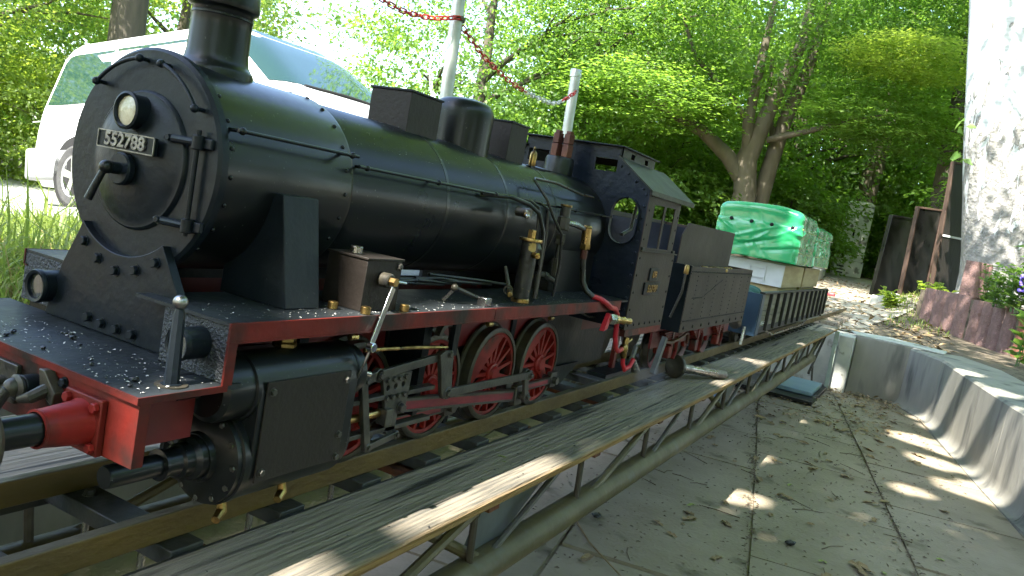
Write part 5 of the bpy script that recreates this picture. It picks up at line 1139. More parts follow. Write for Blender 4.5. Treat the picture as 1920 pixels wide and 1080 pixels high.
def sprays(rg, C, out, per, rad, thick, ln, wd, up=.75, outw=.55, rnd=.55):
    """sprays of leaves: flat discs round the centres C, drooping outwards"""
    n = len(C)*per; Ci = np.repeat(C, per, 0); Oi = np.repeat(out, per, 0)
    rr = np.repeat(rad*rg.uniform(.6, 1.25, len(C)), per)
    a = rg.uniform(0, 2*np.pi, n); r = rr*np.sqrt(rg.random(n)); off = np.stack([r*np.cos(a), r*np.sin(a), -.30*r*r/rr+rg.normal(size=n)*thick], 1)
    P = Ci+off
    Nv = np.array([[0, 0, up]])+Oi*outw+unit(rg, n)*rnd; Nv /= np.linalg.norm(Nv, axis=1, keepdims=True)
    D = off*np.array([[1, 1, .2]])+Oi*rad*.4+unit(rg, n)*rad*.7+np.array([[0, 0, -.25*rad]])
    return leaf_arrays(P, Nv, D, ln*rg.uniform(.6, 1.25, n), wd*rg.uniform(.7, 1.2, n))
def crown(name, seed, ncl, per, rx, ry, rz, rad, ln, wd, m, hollow=.45):
    rg = np.random.default_rng(seed); d = unit(rg, ncl); r = (hollow+(1-hollow)*rg.random(ncl))**.6
    C = d*r[:, None]*np.array([[rx, ry, rz]])*rg.uniform(.85, 1.12, (ncl, 1)); out = d*np.array([[1, 1, .3]])
    V, F = sprays(rg, C, out, per, rad, rad*.14, ln, wd); return raw(name, V, F, m)
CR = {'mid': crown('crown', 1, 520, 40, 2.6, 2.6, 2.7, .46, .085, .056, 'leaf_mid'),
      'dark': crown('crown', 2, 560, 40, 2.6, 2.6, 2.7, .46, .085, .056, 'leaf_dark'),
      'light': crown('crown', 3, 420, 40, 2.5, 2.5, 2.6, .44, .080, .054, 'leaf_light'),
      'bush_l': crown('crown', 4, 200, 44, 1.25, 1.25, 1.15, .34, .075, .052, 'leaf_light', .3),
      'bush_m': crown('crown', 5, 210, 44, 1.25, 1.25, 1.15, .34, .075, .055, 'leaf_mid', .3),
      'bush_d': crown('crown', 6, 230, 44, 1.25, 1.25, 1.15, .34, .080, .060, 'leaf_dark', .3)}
def limb_mesh(name, seed, h, r0, nl, spread, m, lean=(0, 0)):
    rg = random.Random(seed); b = MB(); n = 9
    pts = [Vector((lean[0]*(i/n)**1.3+rg.uniform(-.04, .04)*(i > 0), lean[1]*(i/n)**1.3+rg.uniform(-.04, .04)*(i > 0), h*i/n)) for i in range(n+1)]
    b.tube(pts, [r0*(1.35 if i == 0 else 1)*(1-.75*i/n) for i in range(n+1)], 10)
    for k in range(nl):
        i = rg.randint(2, n-1); a = rg.uniform(0, 6.28); L = spread*rg.uniform(.5, 1); p = pts[i]; q = [p]
        for s in range(1, 6): q.append(p+Vector((math.cos(a)*L*s/5, math.sin(a)*L*s/5, L*.55*(s/5)**.8))+Vector((rg.uniform(-.06, .06), rg.uniform(-.06, .06), rg.uniform(-.04, .04)))); 
        r1 = r0*(1-.75*i/n)*.55; b.tube(q, [r1*(1-.16*s) for s in range(6)], 7)
        for _ in range(2):
            j = rg.randint(2, 4); e = q[j]; a2 = a+rg.uniform(-1, 1); b.tube([e, e+Vector((math.cos(a2)*.4*L, math.sin(a2)*.4*L, .1*L)), e+Vector((math.cos(a2)*.7*L, math.sin(a2)*.7*L, .12*L))], [r1*.45, r1*.3, r1*.12], 5)
    me = b.mesh(name, 50, False); me.materials.append(MATS[m]); return me
TRK = [limb_mesh('trunk', 10+k, 5.2, .15+.02*k, 12, 2.2, 'bark_grey' if k % 2 else 'bark') for k in range(3)]
BTR = limb_mesh('stems', 20, 1.5, .035, 9, .9, 'bark')
def tree(x, y, kind, lab, trk=0, sc=1.0, ch=3.3, rz=0.0, group=None, cat='tree', name='tree'):
    z0 = float(hgt(x, y)); t = thing(name, lab, cat, (x, y, z0), group); bush = kind.startswith('bush')
    o = inst('trunk' if not bush else 'stems', (BTR if bush else TRK[trk]), t, (x, y, z0-.05)); o.rotation_euler = (0, 0, rz); o.scale = (sc, sc, sc)
    c = inst('crown', CR[kind], t, (x, y, z0+ch*sc)); c.rotation_euler = (0, 0, rz*1.7+x); c.scale = (sc, sc, sc*(1.0+.1*math.sin(x*3))); return t
G1 = 'leafy trees filling the background wood'; L1 = 'leafy tree in the wood behind the path and the van'
# first row, left to right in the picture
def bark_tree(name, lab, pts, r0, limbs, m, crowns, loc):
    t = thing(name, lab, 'tree', loc); b = MB()
    for q, r in [(pts, r0)]+limbs: b.tube(q, r, 12)
    b.build('trunk', m, t, 60, recalc=False)
    for kind, p, s, rz in crowns:
        o = inst('crown', CR[kind], t, p); o.scale = (s, s, s) if not isinstance(s, tuple) else s; o.rotation_euler = (0, 0, rz)
    return t
# twin-trunked tree behind the covers
tz = float(hgt(12.2, 2.1))
bark_tree('twin_trunk_tree', 'twin trunked tree with spreading low branches behind the green covers', [(12.2, 2.15, tz-.1), (12.2, 2.12, .7), (12.23, 2.10, 1.2), (12.2, 2.18, 1.75), (12.28, 2.0, 2.6), (12.35, 1.75, 3.6), (12.4, 1.7, 5)], [.24, .20, .185, .17, .12, .09, .05],
    [([(12.22, 2.12, 1.35), (12.1, 2.45, 1.75), (11.9, 2.85, 2.05), (11.5, 3.3, 2.25), (11.0, 3.9, 2.45)], [.13, .12, .10, .08, .04]),
     ([(12.62, 1.93, tz-.1), (12.56, 1.93, .9), (12.56, 1.88, 1.7), (12.6, 1.80, 2.5), (12.6, 1.62, 3.3), (12.6, 1.5, 4.6)], [.17, .14, .13, .115, .095, .05]),
     ([(12.2, 2.16, 1.7), (12.1, 2.25, 2.3), (12.0, 2.22, 3.2), (12, 2.2, 4.2)], [.10, .085, .07, .04]),
     ([(12.58, 1.86, 2.1), (12.5, 2.1, 2.6), (12.4, 2.15, 3.4)], [.06, .055, .03]),
     ([(12.3, 1.95, 2.1), (12.2, 1.2, 2.35), (12.0, .7, 2.5), (11.7, .3, 2.55)], [.05, .045, .035, .015]),
     ([(12.2, 2.15, 2.2), (11.9, 2.6, 2.7), (11.5, 3.1, 3.1), (11.2, 3.3, 3.6)], [.05, .045, .035, .02])], 'bark_grey',
    [('mid', (12.4, 2.3, 4.7), (1.1, 1.15, .85), 0.4), ('mid', (11.6, 4.2, 3.6), (.75, .75, .62), 1.9), ('mid', (12.3, .4, 4.1), (.62, .6, .5), 3.1), ('bush_m', (10.9, 3.5, 2.35), (1.1, 1.1, .42), 1.0), ('bush_m', (11.7, .2, 2.5), (1.0, 1.0, .40), 4.0)], (12.3, 2.05, tz))
bz = .30
# birch on the right
bt = thing('birch_tree', 'thick white barked birch trunk rising from the planter at the right edge', 'tree', (8.55, -1.28, bz))
b = MB(); n = 22; rows = []; nb = 40; rgb = random.Random(5)
for i in range(n+1):
    z = bz-.1+6.6*(i/n)**1.25; c = Vector((8.54+.014*z, -1.255+.196*(z-.73), z)); r = .345*(1-.05*z)+.07*math.exp(-(z-bz)/.14)
    for k in range(nb):
        a = 2*math.pi*k/nb; rr = r*(1+.03*math.sin(3*a+z*1.3)+.018*math.sin(7*a-z*2.1)+rgb.uniform(-.012, .012)*(1.6 if z < 1.2 else .6)); rows.append(c+Vector((rr*math.cos(a), rr*math.sin(a), 0)))
b.add(rows, [(i*nb+k, i*nb+(k+1) % nb, (i+1)*nb+(k+1) % nb, (i+1)*nb+k) for i in range(n) for k in range(nb)]); b.build('trunk', 'birch_bark', bt, 70, recalc=False)
o = inst('crown', CR['mid'], bt, (8.9, .2, 7.6)); o.scale = (1.2, 1.2, .8)
rg = np.random.default_rng(31)
for zc, yc in ((1.92, -.66), (1.62, -.72)):
    V, F = sprays(rg, np.array([[8.2, yc, zc]]), np.array([[-.3, .5, 0]]), 4, .05, .02, .12, .085, .3, .9, .3); o = bpy.data.objects.new('sprout', raw('sprout', V, F, 'leaf_plant')); COL.objects.link(o); par(o, bt)
# tree trunk between the panels and the birch
dz_ = float(hgt(12.6, -.62))
bark_tree('dark_trunk_tree', 'dark trunk standing in shade just left of the birch', [(12.6, -.75, dz_-.1), (12.62, -.66, 1.5), (12.7, -.60, 3.2), (12.8, -.5, 5.5)], [.24, .20, .17, .12], [], 'bark', [('dark', (13.0, -1.3, 5.4), (.8, .8, .6), 2.2), ('bush_l', (10.8, .05, 3.15), (.75, .7, .28), 1.2)], (12.6, -.7, dz_))
bark_tree('mottled_trunk_tree', 'pale mottled trunk deep in the wood above the cable cabinet', [(16.3, .72, .1), (16.3, .70, 2), (16.2, .62, 3.4), (16.1, .6, 5.5)], [.22, .19, .17, .1], [], 'bark_grey', [('dark', (17.4, .6, 5.4), (.9, .9, .9), .2)], (16.3, .72, .2))
vz = float(hgt(8.0, 11.6))
bark_tree('trunk_behind_van', 'thick rough trunk rising behind the roof of the van', [(8.05, 11.6, vz-.1), (8.05, 11.55, 1.5), (8.0, 11.5, 3.2), (7.9, 11.6, 5.6)], [.34, .28, .26, .18], [([(8.0, 11.5, 2.6), (7.6, 12.0, 3.3), (7.2, 12.6, 3.9)], [.12, .09, .04])], 'bark', [('light', (8.3, 11.8, 4.9), (1.05, 1.05, .75), 1.0)], (8.05, 11.6, vz))
for k, (x, y, kd, s, ch) in enumerate(((4.9, 12.6, 'light', .95, 3.3), (6.6, 14.6, 'mid', 1.1, 3.0), (10.6, 13.5, 'light', 1.05, 2.9), (10.3, 10.4, 'light', .6, 1.9), (12.4, 8.6, 'light', .62, 2.2),
        (11.2, 6.6, 'mid', .95, 3.4), (12.6, 5.2, 'mid', .95, 3.0), (15.4, 4.6, 'dark', 1.15, 2.7), (17.3, 2.4, 'dark', 1.2, 2.6), (19.0, .2, 'dark', 1.25, 2.7), (17.5, -2.2, 'dark', 1.2, 2.8), (14.2, -2.6, 'dark', 1.1, 2.9),
        (11.2, -3.4, 'dark', 1.0, 2.9), (20.5, 5.6, 'dark', 1.4, 2.5), (3.0, 15.5, 'light', 1.1, 3.0), (9.0, 17.5, 'mid', 1.3, 2.5), (21.0, 9.0, 'mid', 1.3, 2.3), (22.5, 2.0, 'dark', 1.4, 2.6), (23, -2.5, 'dark', 1.4, 2.6))):
    tree(x, y, kd, {'light': 'sunlit pale green tree in the wood behind the van', 'mid': 'mid green leafy tree in the wood behind the dome and cab', 'dark': 'dark shaded tree in the wood behind the wagon and cabinet'}[kd], k % 3, s, ch, k*1.3, G1+' '+kd)
# bushes
G2 = 'bushes at the edge of the wood'
for k, (x, y, kd, s, ch, lab) in enumerate((
        (6.8, 11.4, 'bush_l', 1.05, .75, 'sunlit yellow green bush behind the rear of the van'), (3.9, 11.4, 'bush_l', 1.2, .9, 'sunlit bush at the left edge beside the van tail'), (5.3, 12.2, 'bush_l', 1.3, 1.2, 'taller sunlit bush at the left behind the van'),
        (13.6, 2.9, 'bush_m', 1.1, .8, 'green bush under the twin trunked tree'), (14.2, 1.7, 'bush_d', 1.0, .8, 'dark bush behind the green covers'), (17.4, .9, 'bush_d', 1.35, .9, 'dark bush directly behind the cable cabinet'),
        (15.9, -1.0, 'bush_m', .85, .95, 'bright leaved bush right of the cable cabinet'), (12.4, -1.45, 'bush_d', .85, 1.0, 'dark leafy bush behind the middle black panel'), (10.9, -1.7, 'bush_d', 1.0, 1.1, 'dark bush behind the tall brown panel'),
        (11.0, 5.1, 'bush_m', 1.1, .9, 'bush behind the cab roof'), (9.8, 7.2, 'bush_l', 1.2, .9, 'pale bush behind the steam dome'), (12.4, 3.9, 'bush_m', 1.2, .8, 'bush behind the short chain post'), (15.2, 3.0, 'bush_d', 1.3, 1.0, 'shaded bush left of the cabinet behind the tree'))):
    tree(x, y, kd, lab, 0, s, ch, k*.9, G2, 'bush', 'bush')
# far wood closing the view, too deep to count
rg = np.random.default_rng(77); C = []
for k in range(2600):
    a = rg.uniform(R(-24), R(64)); D = rg.uniform(25, 33); z = rg.uniform(-.3, 7.5)
    if R(28) < a < R(46) and z > 1.8 and rg.random() < .80: continue
    C.append((CAM.x+D*math.cos(a), CAM.y+D*math.sin(a), z))
C = np.array(C); out = C-np.array([CAM]); out[:, 2] = 0; out = -out/np.linalg.norm(out, axis=1, keepdims=True)
V, F = sprays(rg, C, out, 26, .75, .15, .22, .15, .6, .7, .6)
fw = bpy.data.objects.new('far_wood', raw('far_wood', V, F, 'leaf_mid')); COL.objects.link(fw); tag(fw, 'dense green foliage of the far wood', 'wood', kind='stuff')

# ------------------------------------------------------------------ unseen tree overhead, its crown shaped to shade the track and leave sun patches
sx, sy = -TO_SUN.x/TO_SUN.z, -TO_SUN.y/TO_SUN.z
LIT = [(.02, -.232, .055), (.12, -.230, .06), (.22, -.232, .05), (.36, -.236, .05), (.45, -.236, .065), (.55, -.234, .06), (.64, -.236, .045),
       (4.50, -.95, .13), (4.10, -.99, .05), (3.86, -1.02, .17), (3.40, -1.10, .06), (3.10, -1.15, .19), (4.70, -.80, .05), (3.95, -.82, .15), (3.45, -.90, .12), (3.05, -.98, .10), (2.75, -.80, .07),
       (5.05, -.26, .05), (1.9, -.225, .035), (2.55, -.22, .05), (3.6, -.2, .05), (1.95, -.30, .06)]  # sun patches: leaves that would shade these spots are cut away
rg = np.random.default_rng(5); C = []
def keep(X, Y, rg):
    if Y > 1.15+.25*math.sin(X*1.7) or Y < -2.7: return False
    if X > 5.7 and rg.random() < .74: return False
    if Y < -.55 and X > 1.5 and rg.random() < .12: return False
    return True
NS = 13500
SXY = np.stack([rg.uniform(-2.6, 9.0, NS), rg.uniform(-2.7, 1.4, NS), rg.uniform(3.6, 5.6, NS)], 1)
ok = np.array([keep(a, b_, rg) for a, b_, c_ in SXY]); SXY = SXY[ok]
C = np.stack([SXY[:, 0]-sx*(SXY[:, 2]+.03), SXY[:, 1]-sy*(SXY[:, 2]+.03), SXY[:, 2]], 1)
V, F = sprays(rg, C, unit(rg, len(C))*np.array([[1, 1, .1]]), 9, .16, .05, .10, .066, .8, .3, .5)
Lc = V.reshape(-1, 4, 3).mean(1); S0 = np.stack([Lc[:, 0]+sx*(Lc[:, 2]+.03), Lc[:, 1]+sy*(Lc[:, 2]+.03)], 1)
kp = np.ones(len(Lc), bool)
for x, y, r in LIT: kp &= ((S0[:, 0]-x)**2+(S0[:, 1]-y)**2) > (r+.03)**2
kp &= S0[:, 1] < 1.2+.25*np.sin(S0[:, 0]*1.7)
V = V.reshape(-1, 4, 3)[kp].reshape(-1, 3); nn_ = len(V)//4; bb_ = np.arange(nn_)[:, None]*4
F = np.concatenate([bb_+np.array([[0, 1, 2]]), bb_+np.array([[0, 2, 3]])], 1).reshape(-1, 3)
st_ = thing('shade_tree', 'unseen tall leafy tree behind the viewer, crown shaped to dapple the track', 'tree', (-3.4, -3.4, -.05))
b = MB(); b.tube([(-3.4, -3.4, -.2), (-3.35, -3.3, 1.5), (-3.2, -3.0, 3.0), (-2.8, -2.4, 4.2), (-2.0, -1.4, 4.9)], [.30, .24, .20, .15, .08], 12)
for q in ([(-3.2, -3.0, 3.0), (-1.6, -2.2, 4.0), (.6, -1.2, 4.6), (2.6, -.6, 4.9)], [(-3.1, -2.9, 3.3), (-3.4, -1.4, 4.2), (-3.3, .3, 4.7)], [(-2.8, -2.4, 4.2), (-1.5, -.6, 4.8), (-.6, .5, 5.0)]): b.tube(q, [.11, .08, .05, .02][:len(q)], 8)
b.build('trunk', 'bark', st_, 60, recalc=False)
NO = 5200; OC = np.stack([rg.uniform(-2.5, 7.5, NO), rg.uniform(-4.5, 3.6, NO), rg.uniform(5.2, 7.2, NO)], 1)
SO = np.stack([OC[:, 0]+sx*OC[:, 2], OC[:, 1]+sy*OC[:, 2]], 1); kq = (SO[:, 1] < 1.0) & ((SO[:, 0] < 5.6) | (rg.random(NO) < .15))
OC = OC[kq]; V2, F2 = sprays(rg, OC, unit(rg, len(OC))*np.array([[1, 1, .1]]), 9, .22, .06, .12, .08, .8, .3, .5)
L2 = V2.reshape(-1, 4, 3).mean(1); S2 = np.stack([L2[:, 0]+sx*(L2[:, 2]+.03), L2[:, 1]+sy*(L2[:, 2]+.03)], 1); k2 = np.ones(len(L2), bool)
for x, y, r in LIT: k2 &= ((S2[:, 0]-x)**2+(S2[:, 1]-y)**2) > (r+.03)**2
V = np.concatenate([V, V2.reshape(-1, 4, 3)[k2].reshape(-1, 3)]); nn_ = len(V)//4; bb_ = np.arange(nn_)[:, None]*4
F = np.concatenate([bb_+np.array([[0, 1, 2]]), bb_+np.array([[0, 2, 3]])], 1).reshape(-1, 3)
co = bpy.data.objects.new('crown', raw('crown', V, F, 'leaf_mid')); COL.objects.link(co); par(co, st_)
# trees standing round the viewer, seen only as reflections
for k, (x, y, kd, s) in enumerate(((-9.5, -3.5, 'dark', 1.1), (-9.5, 1.0, 'dark', 1.0), (-8.5, 5.0, 'mid', 1.0), (-7.5, -7.5, 'dark', 1.1), (-3.5, -8, 'dark', 1.2), (.5, -7.5, 'dark', 1.1), (4.0, -7.2, 'mid', 1.1), (8.2, -6.5, 'dark', 1.1), (-6, 11, 'mid', 1.2), (-12, -1, 'dark', 1.4), (-6, -11, 'dark', 1.4), (2, -11, 'dark', 1.4))):
    tree(x, y, kd, 'leafy tree standing round the clearing behind the viewer', k % 3, s, 3.0, k*1.1, 'trees behind the viewer')

# ------------------------------------------------------------------ grass
def grass(name, n, xr, yr, h0, h1, m, lab, seed, filt=None):
    rg = np.random.default_rng(seed); x = rg.uniform(*xr, n); y = rg.uniform(*yr, n)
    if filt is not None: k = filt(x, y, rg); x, y = x[k], y[k]
    n = len(x); z = hgt(x, y); h = rg.uniform(h0, h1, n)*(.55+.45*rg.random(n)); a = rg.uniform(0, 6.28, n); bd = rg.uniform(.15, .9, n)*h
    P = np.stack([x, y, z-.01], 1); d = np.stack([np.cos(a), np.sin(a), 0*a], 1); s = np.stack([-np.sin(a), np.cos(a), 0*a], 1); w = rg.uniform(.0022, .0050, n)[:, None]
    up = np.array([[0, 0, 1.]]); m1 = P+up*(h*.55)[:, None]+d*(bd*.25)[:, None]; tp = P+up*(h*(1-.25*bd/h))[:, None]+d*bd[:, None]
    V = np.stack([P-s*w, P+s*w, m1-s*w*.8, m1+s*w*.8, tp], 1).reshape(-1, 3); b_ = np.arange(n)[:, None]*5
    F = np.concatenate([b_+np.array([[0, 1, 3]]), b_+np.array([[0, 3, 2]]), b_+np.array([[2, 3, 4]])], 1).reshape(-1, 3)
    o = bpy.data.objects.new(name, raw(name, V, F, m)); COL.objects.link(o); return tag(o, lab, 'grass', kind='stuff')
grass('grass', 17000, (-.4, 4.6), (.75, 1.7), .10, .30, 'grass_blade', 'tall green grass growing behind the locomotive front', 1)
grass('grass', 15000, (-.4, 4.4), (1.7, 3.4), .05, .19, 'grass_blade', 'shorter green grass between the tall grass and the road', 11)
grass('grass', 2600, (-.4, 4.2), (.8, 1.9), .22, .46, 'grass_blade', 'few tall seeding grass stalks left of the smokebox', 12)
grass('dry_grass', 6200, (-.4, 4.6), (.75, 1.5), .08, .24, 'grass_dry', 'dry yellow grass at the pit edge', 2)
grass('grass_verge', 9000, (5.7, 12), (.75, 3.2), .05, .18, 'grass_blade', 'short grass along the left of the path', 3, lambda x, y, r: y > pc(x)+.6)
grass('grass_bank', 1300, (6.8, 11), (-.95, -.45), .03, .11, 'grass_blade', 'thin grass on the bank right of the path', 4)

# ------------------------------------------------------------------ litter
def lump(c, r):
    b = MB().ball((0, 0, 0), r, 7, 5); a = RNG.uniform(0, 6.3); sx_ = RNG.uniform(1.1, 1.7)
    b.v = [(c[0]+(p[0]*sx_*math.cos(a)-p[1]*math.sin(a))*RNG.uniform(.7, 1.2), c[1]+(p[0]*sx_*math.sin(a)+p[1]*math.cos(a))*RNG.uniform(.7, 1.2), c[2]+p[2]*.62*RNG.uniform(.7, 1.1)) for p in b.v]
    return b
def leafshape(seed, lob):
    rg = random.Random(seed); pts = []
    for k in range(14):
        a = 2*math.pi*k/14; r = (.6+.4*abs(math.cos(a)))*(1 if k % 2 else lob); pts.append((.5*r*math.cos(a), .32*r*math.sin(a), .10*abs(math.sin(a))*rg.uniform(.3, 1.2)+.05*rg.random()))
    b = MB(); b.add([(0, 0, 0)]+pts+[(-.72, 0, .03), (-.72, .012, .03)], [(0, 1+k, 1+(k+1) % 14) for k in range(14)]+[(8, 15, 16)]); return b
DL = []
for k in range(4):
    me = leafshape(k, (.72, .9, .65, 1.0)[k]).mesh('dry_leaf', 0, False); me.materials.append(MATS['dry_leaf']); DL.append(me)
GLm = leafshape(9, .95).mesh('fallen_leaf', 0, False); GLm.materials.append(MATS['green_leaf_fallen'])
spots = []
for k in range(150):
    t = RNG.random()
    if t < .55: x, y = RNG.uniform(3.6, 5.2), RNG.uniform(-.85, .2); 
    elif t < .8: x, y = RNG.uniform(1.4, 4.2), RNG.uniform(-.75, -.15)
    else: x, y = RNG.uniform(1.3, 3.2), RNG.uniform(-1.0, .1)
    if y < wally(x)+.16: continue
    spots.append((x, y))
for x, y in spots:
    far_ = x > 3.5; o = bpy.data.objects.new('dry_leaf', RNG.choice(DL)); COL.objects.link(o); o.location = (x, y, -.4655); s = RNG.uniform(.03, .085) if far_ else RNG.uniform(.022, .065)
    o.scale = (s, s, s*.9); o.rotation_euler = (RNG.uniform(-.2, .2), RNG.uniform(-.2, .2), RNG.uniform(0, 6.3)); tag(o, 'curled dry brown leaf lying on the pit floor', 'leaf', 'dry leaves on the pit floor')
for x, y, z, s in ((2.0, -.20, -.467, .035), (2.28, -.93, -.467, .03), (1.98, -.78, -.467, .028), (2.6, -.42, -.467, .03), (1.9, -.62, -.467, .03)):
    o = bpy.data.objects.new('fallen_leaf', GLm); COL.objects.link(o); o.location = (x, y, z); o.scale = (s, s, s); o.rotation_euler = (.1, .1, RNG.uniform(0, 6)); tag(o, 'small fresh green leaf fallen on the pit floor', 'leaf', 'green leaves on the pit floor')
for x, y, s in ((.62, -.165, .011), (.60, -.18, .006), (1.02, -.15, .008), (.75, -.185, .007), (.30, -.15, .007)):
    o = bpy.data.objects.new('fallen_leaf', GLm); COL.objects.link(o); o.location = (x, y, -.0335); o.scale = (s*1.6, s, s); o.rotation_euler = (0, 0, RNG.uniform(0, 6)); tag(o, 'tiny yellow green leaf on the near walkway', 'leaf', 'leaf bits on the walkway')
def scatter(name, n, fn, s0, s1, m, lab, cat, seed):
    rg = np.random.default_rng(seed); P = np.array([fn(rg) for _ in range(n)]); Nv = np.array([[0, 0, 1.]])+unit(rg, n)*.45; D = unit(rg, n)*np.array([[1, 1, .15]])
    s = rg.uniform(s0, s1, n); V, F = leaf_arrays(P, Nv, D, s, s*rg.uniform(.3, .7, n), .12); o = bpy.data.objects.new(name, raw(name, V, F, m)); COL.objects.link(o); return tag(o, lab, cat, kind='stuff')
def onpath(rg):
    x = 5.7+8*rg.random()**1.6; y = rg.uniform(-.95, 1.1); return (x, y, float(hgt(x, y))+.010)
scatter('leaf_litter', 2400, onpath, .025, .075, 'dry_leaf', 'dry leaves and bark littering the path', 'litter', 3)
def onpit(rg):
    x = rg.uniform(1.2, 5.25); y = rg.uniform(-1.05, .3)
    if y < float(wally(x))+.12: y = float(wally(x))+.12+.03*rg.random()
    return (x, y, -.466)
scatter('floor_debris', 2300, onpit, .005, .018, 'twig', 'small dark bits and seeds scattered over the pit floor', 'debris', 4)
scatter('leaf_drift', 1000, lambda rg: (5.34-1.5*rg.random()**1.8, rg.uniform(-.70, .25), -.465+.02*rg.random()), .015, .042, 'dry_leaf', 'drift of small dry leaves at the end of the pit', 'litter', 6)
def onjoint(rg):
    t = rg.uniform(1.3, 4.4); s = RNG.choice((-1.221, -.74))+rg.normal()*.012; return (dx*t+nx*s, dy*t+ny_*s, -.467)
scatter('joint_dirt', 800, onjoint, .006, .020, 'twig', 'dirt gathered in the joints between the slabs', 'debris', 8)
def onplank(rg): return (rg.uniform(-.4, 4.5), rg.uniform(-.24, -.118), -.0338)
scatter('plank_debris', 420, onplank, .002, .007, 'coal', 'soot crumbs scattered along the near walkway', 'debris', 9)
scatter('plank_debris', 160, onplank, .0015, .004, 'ash', 'pale ash flecks along the near walkway', 'debris', 10)
for k in range(26):
    x, y = RNG.uniform(1.4, 3.6), RNG.uniform(-.95, .0); a = RNG.uniform(0, 6.28); L = RNG.uniform(.04, .16)
    if y < wally(x)+.15: continue
    tag(MB().tube([(x, y, -.4665), (x+math.cos(a)*L*.5, y+math.sin(a)*L*.5+.006, -.464), (x+math.cos(a)*L, y+math.sin(a)*L, -.4665)], [.0016, .0014, .0008], 5).build('twig', 'twig', None), 'thin dry twig lying on the pit floor', 'twig', 'twigs on the pit floor')
tag(MB().tube([(1.55, .02, -.465), (1.42, -.08, -.462), (1.30, -.22, -.465), (1.2, -.3, -.465)], [.0030, .0026, .002, .001], 6).build('straw', 'dry_leaf', None), 'long pale straw stalk on the floor below the bridge', 'straw')
for k, (x, y) in enumerate(((1.62, -.02), (1.95, -.52))): tag(lump((x, y, -.461), .013).build('coal_lump', 'coal', None, 0), ('black coal lump beside the bridge tube', 'black curled scrap on the open pit floor')[k], 'coal')
# coal and ash on the locomotive deck
G3 = 'coal bits on the front deck'
for k in range(15):
    x, y = RNG.uniform(-.108, -.03), RNG.uniform(-.18, .12); r = RNG.uniform(.0018, .0042)
    if y > -.1: x = min(x, -.016)
    tag(lump((x, y, .1722+r*.45), r*.8).build('coal_bit', 'coal', None, 0), 'small coal crumb lying on the front deck', 'coal', G3)
scatter('deck_ash', 260, lambda rg: (rg.uniform(-.108, -.03), rg.uniform(-.182, .10), .1728), .0012, .0042, 'ash', 'white ash flecks over the front deck', 'ash', 12)
scatter('board_ash', 520, lambda rg: (rg.uniform(-.02, .95), -.182+.07*rg.random()**1.5, .2306), .001, .0034, 'ash', 'white ash flecks along the running board', 'ash', 13)
scatter('boiler_ash', 420, lambda rg: (lambda x, a: (x, -.1058*math.sin(a), ZB+.1058*math.cos(a)))(rg.uniform(.22, .83), rg.uniform(-.2, 1.0)), .0008, .0024, 'ash', 'pale ash flecks settled on the boiler top', 'ash', 14)

# ------------------------------------------------------------------ plants by the planter
def plant(name, x, y, z, h, ns, ll, lab, seed, flowers=0, m='leaf_plant', lean=.25):
    rg = np.random.default_rng(seed); t = thing(name, lab, 'plant', (x, y, z)); b = MB(); Ps = []; Ds = []; Fl = []
    for k in range(ns):
        a = rg.uniform(0, 6.28); l = lean*rg.random(); hh = h*rg.uniform(.6, 1)
        q = [Vector((x+math.cos(a)*(.03+l*hh*(s/5)**1.5), y+math.sin(a)*(.03+l*hh*(s/5)**1.5), z+hh*s/5)) for s in range(6)]
        b.tube(q, [.004*(1-.12*s) for s in range(6)], 5)
        for s in range(1, 6):
            for j in range(3):
                aa = rg.uniform(0, 6.28); Ps.append(q[s]+Vector((0, 0, rg.uniform(-.03, .01)))); Ds.append((math.cos(aa), math.sin(aa), rg.uniform(-.2, .7)))
        if k < flowers:
            for _ in range(26):
                aa = rg.uniform(0, 6.28); Fl.append(q[5]+Vector((.018*math.cos(aa), .018*math.sin(aa), rg.uniform(-.10, .04))))
    b.build('stems', 'stem_green', t, 60, recalc=False); n = len(Ps); Nv = np.array([[0, 0, 1.]])+unit(rg, n)*.5
    V, F = leaf_arrays(np.array([tuple(p) for p in Ps]), Nv, np.array(Ds), ll*rg.uniform(.6, 1.2, n), ll*.5*rg.uniform(.8, 1.2, n)); o = bpy.data.objects.new('leaves', raw('leaves', V, F, m)); COL.objects.link(o); par(o, t)
    if Fl:
        f = MB()
        for p in Fl: f.ball(p, .014, 6, 5, (1, 1, .8))
        f.build('petals', 'flower_blue', t, 60)
plant('flowering_plant', 6.35, -1.30, .27, .40, 9, .085, 'leafy plant with violet blue flower spikes on the planter', 1, 2)
plant('leafy_plant', 6.55, -1.20, .28, .34, 12, .065, 'bushy green plant in front of the birch foot', 2)
plant('leafy_plant', 7.0, -1.15, .28, .34, 10, .06, 'green plant behind the dark red planter blocks', 7)
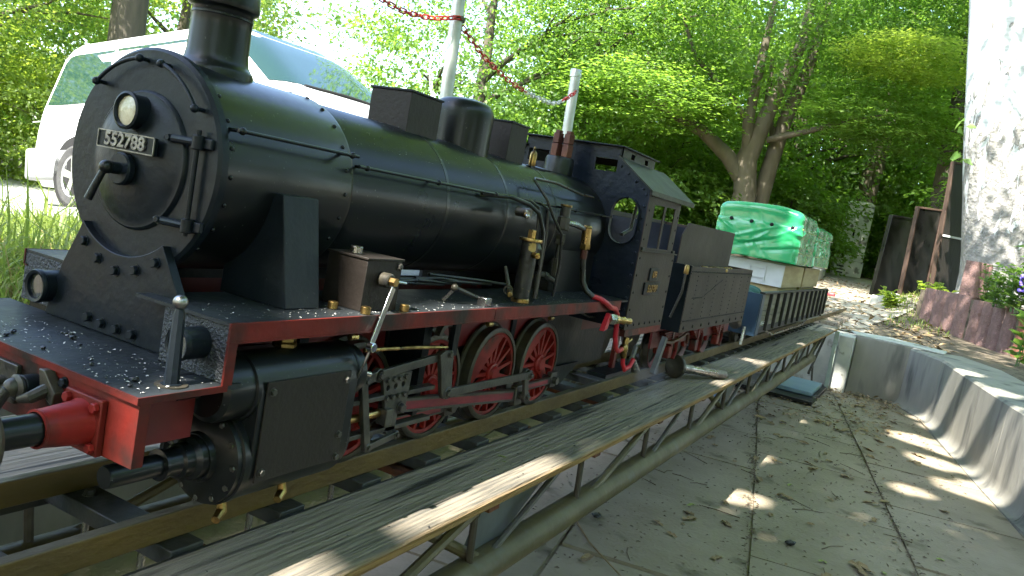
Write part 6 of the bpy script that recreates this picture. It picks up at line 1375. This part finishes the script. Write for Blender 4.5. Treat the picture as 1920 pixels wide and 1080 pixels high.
plant('leafy_plant', 6.3, -1.42, .27, .70, 10, .10, 'tall leafy plant at the right edge above the planter', 3)
plant('seedling', 5.75, -1.33, -.068, .34, 3, .12, 'young light green seedling in front of the planter', 4)
plant('leafy_plant', 7.75, -.78, .12, .26, 14, .09, 'low yellow green plant left of the birch foot', 5, 0, 'leaf_light', .6)
plant('leafy_plant', 8.0, -.42, .06, .18, 16, .07, 'low weed at the foot of the bank beside the path', 6, 0, 'leaf_light', .8)

# ------------------------------------------------------------------ faint steam from the drain under the cab
st2 = MB(); st2.ball((1.20, -.215, .045), .10, 20, 14, (.75, .55, 1.0))
sm_ = bpy.data.materials.new('steam'); sm_.use_nodes = True; n = sm_.node_tree; n.nodes.clear(); L = n.links.new
vol = nm(n, 'ShaderNodeVolumePrincipled'); vol.inputs['Color'].default_value = (.9, .92, .95, 1); tcn = nm(n, 'ShaderNodeTexCoord'); vm = nm(n, 'ShaderNodeVectorMath', operation='DISTANCE'); vm.inputs[1].default_value = (1.20, -.215, .045)
L(tcn.outputs['Object'], vm.inputs[0]); fr = nm(n, 'ShaderNodeMapRange'); fr.inputs[1].default_value = .01; fr.inputs[2].default_value = .056; fr.inputs[3].default_value = 1.0; fr.inputs[4].default_value = 0.0; L(vm.outputs['Value'], fr.inputs[0])
nz = nm(n, 'ShaderNodeTexNoise'); nz.inputs['Scale'].default_value = 24; nz.inputs['Detail'].default_value = 3; L(tcn.outputs['Object'], nz.inputs['Vector']); nr = nm(n, 'ShaderNodeMapRange'); nr.inputs[1].default_value = .42; nr.inputs[2].default_value = .68; nr.inputs[4].default_value = 9.0; L(nz.outputs[0], nr.inputs[0])
mu = nm(n, 'ShaderNodeMath', operation='MULTIPLY'); L(fr.outputs[0], mu.inputs[0]); L(nr.outputs[0], mu.inputs[1]); L(mu.outputs[0], vol.inputs['Density'])
mo = nm(n, 'ShaderNodeOutputMaterial'); L(vol.outputs[0], mo.inputs['Volume'])
tag(st2.build('steam', sm_, None, 60), 'faint wisp of steam drifting below the cab', 'steam', kind='stuff')
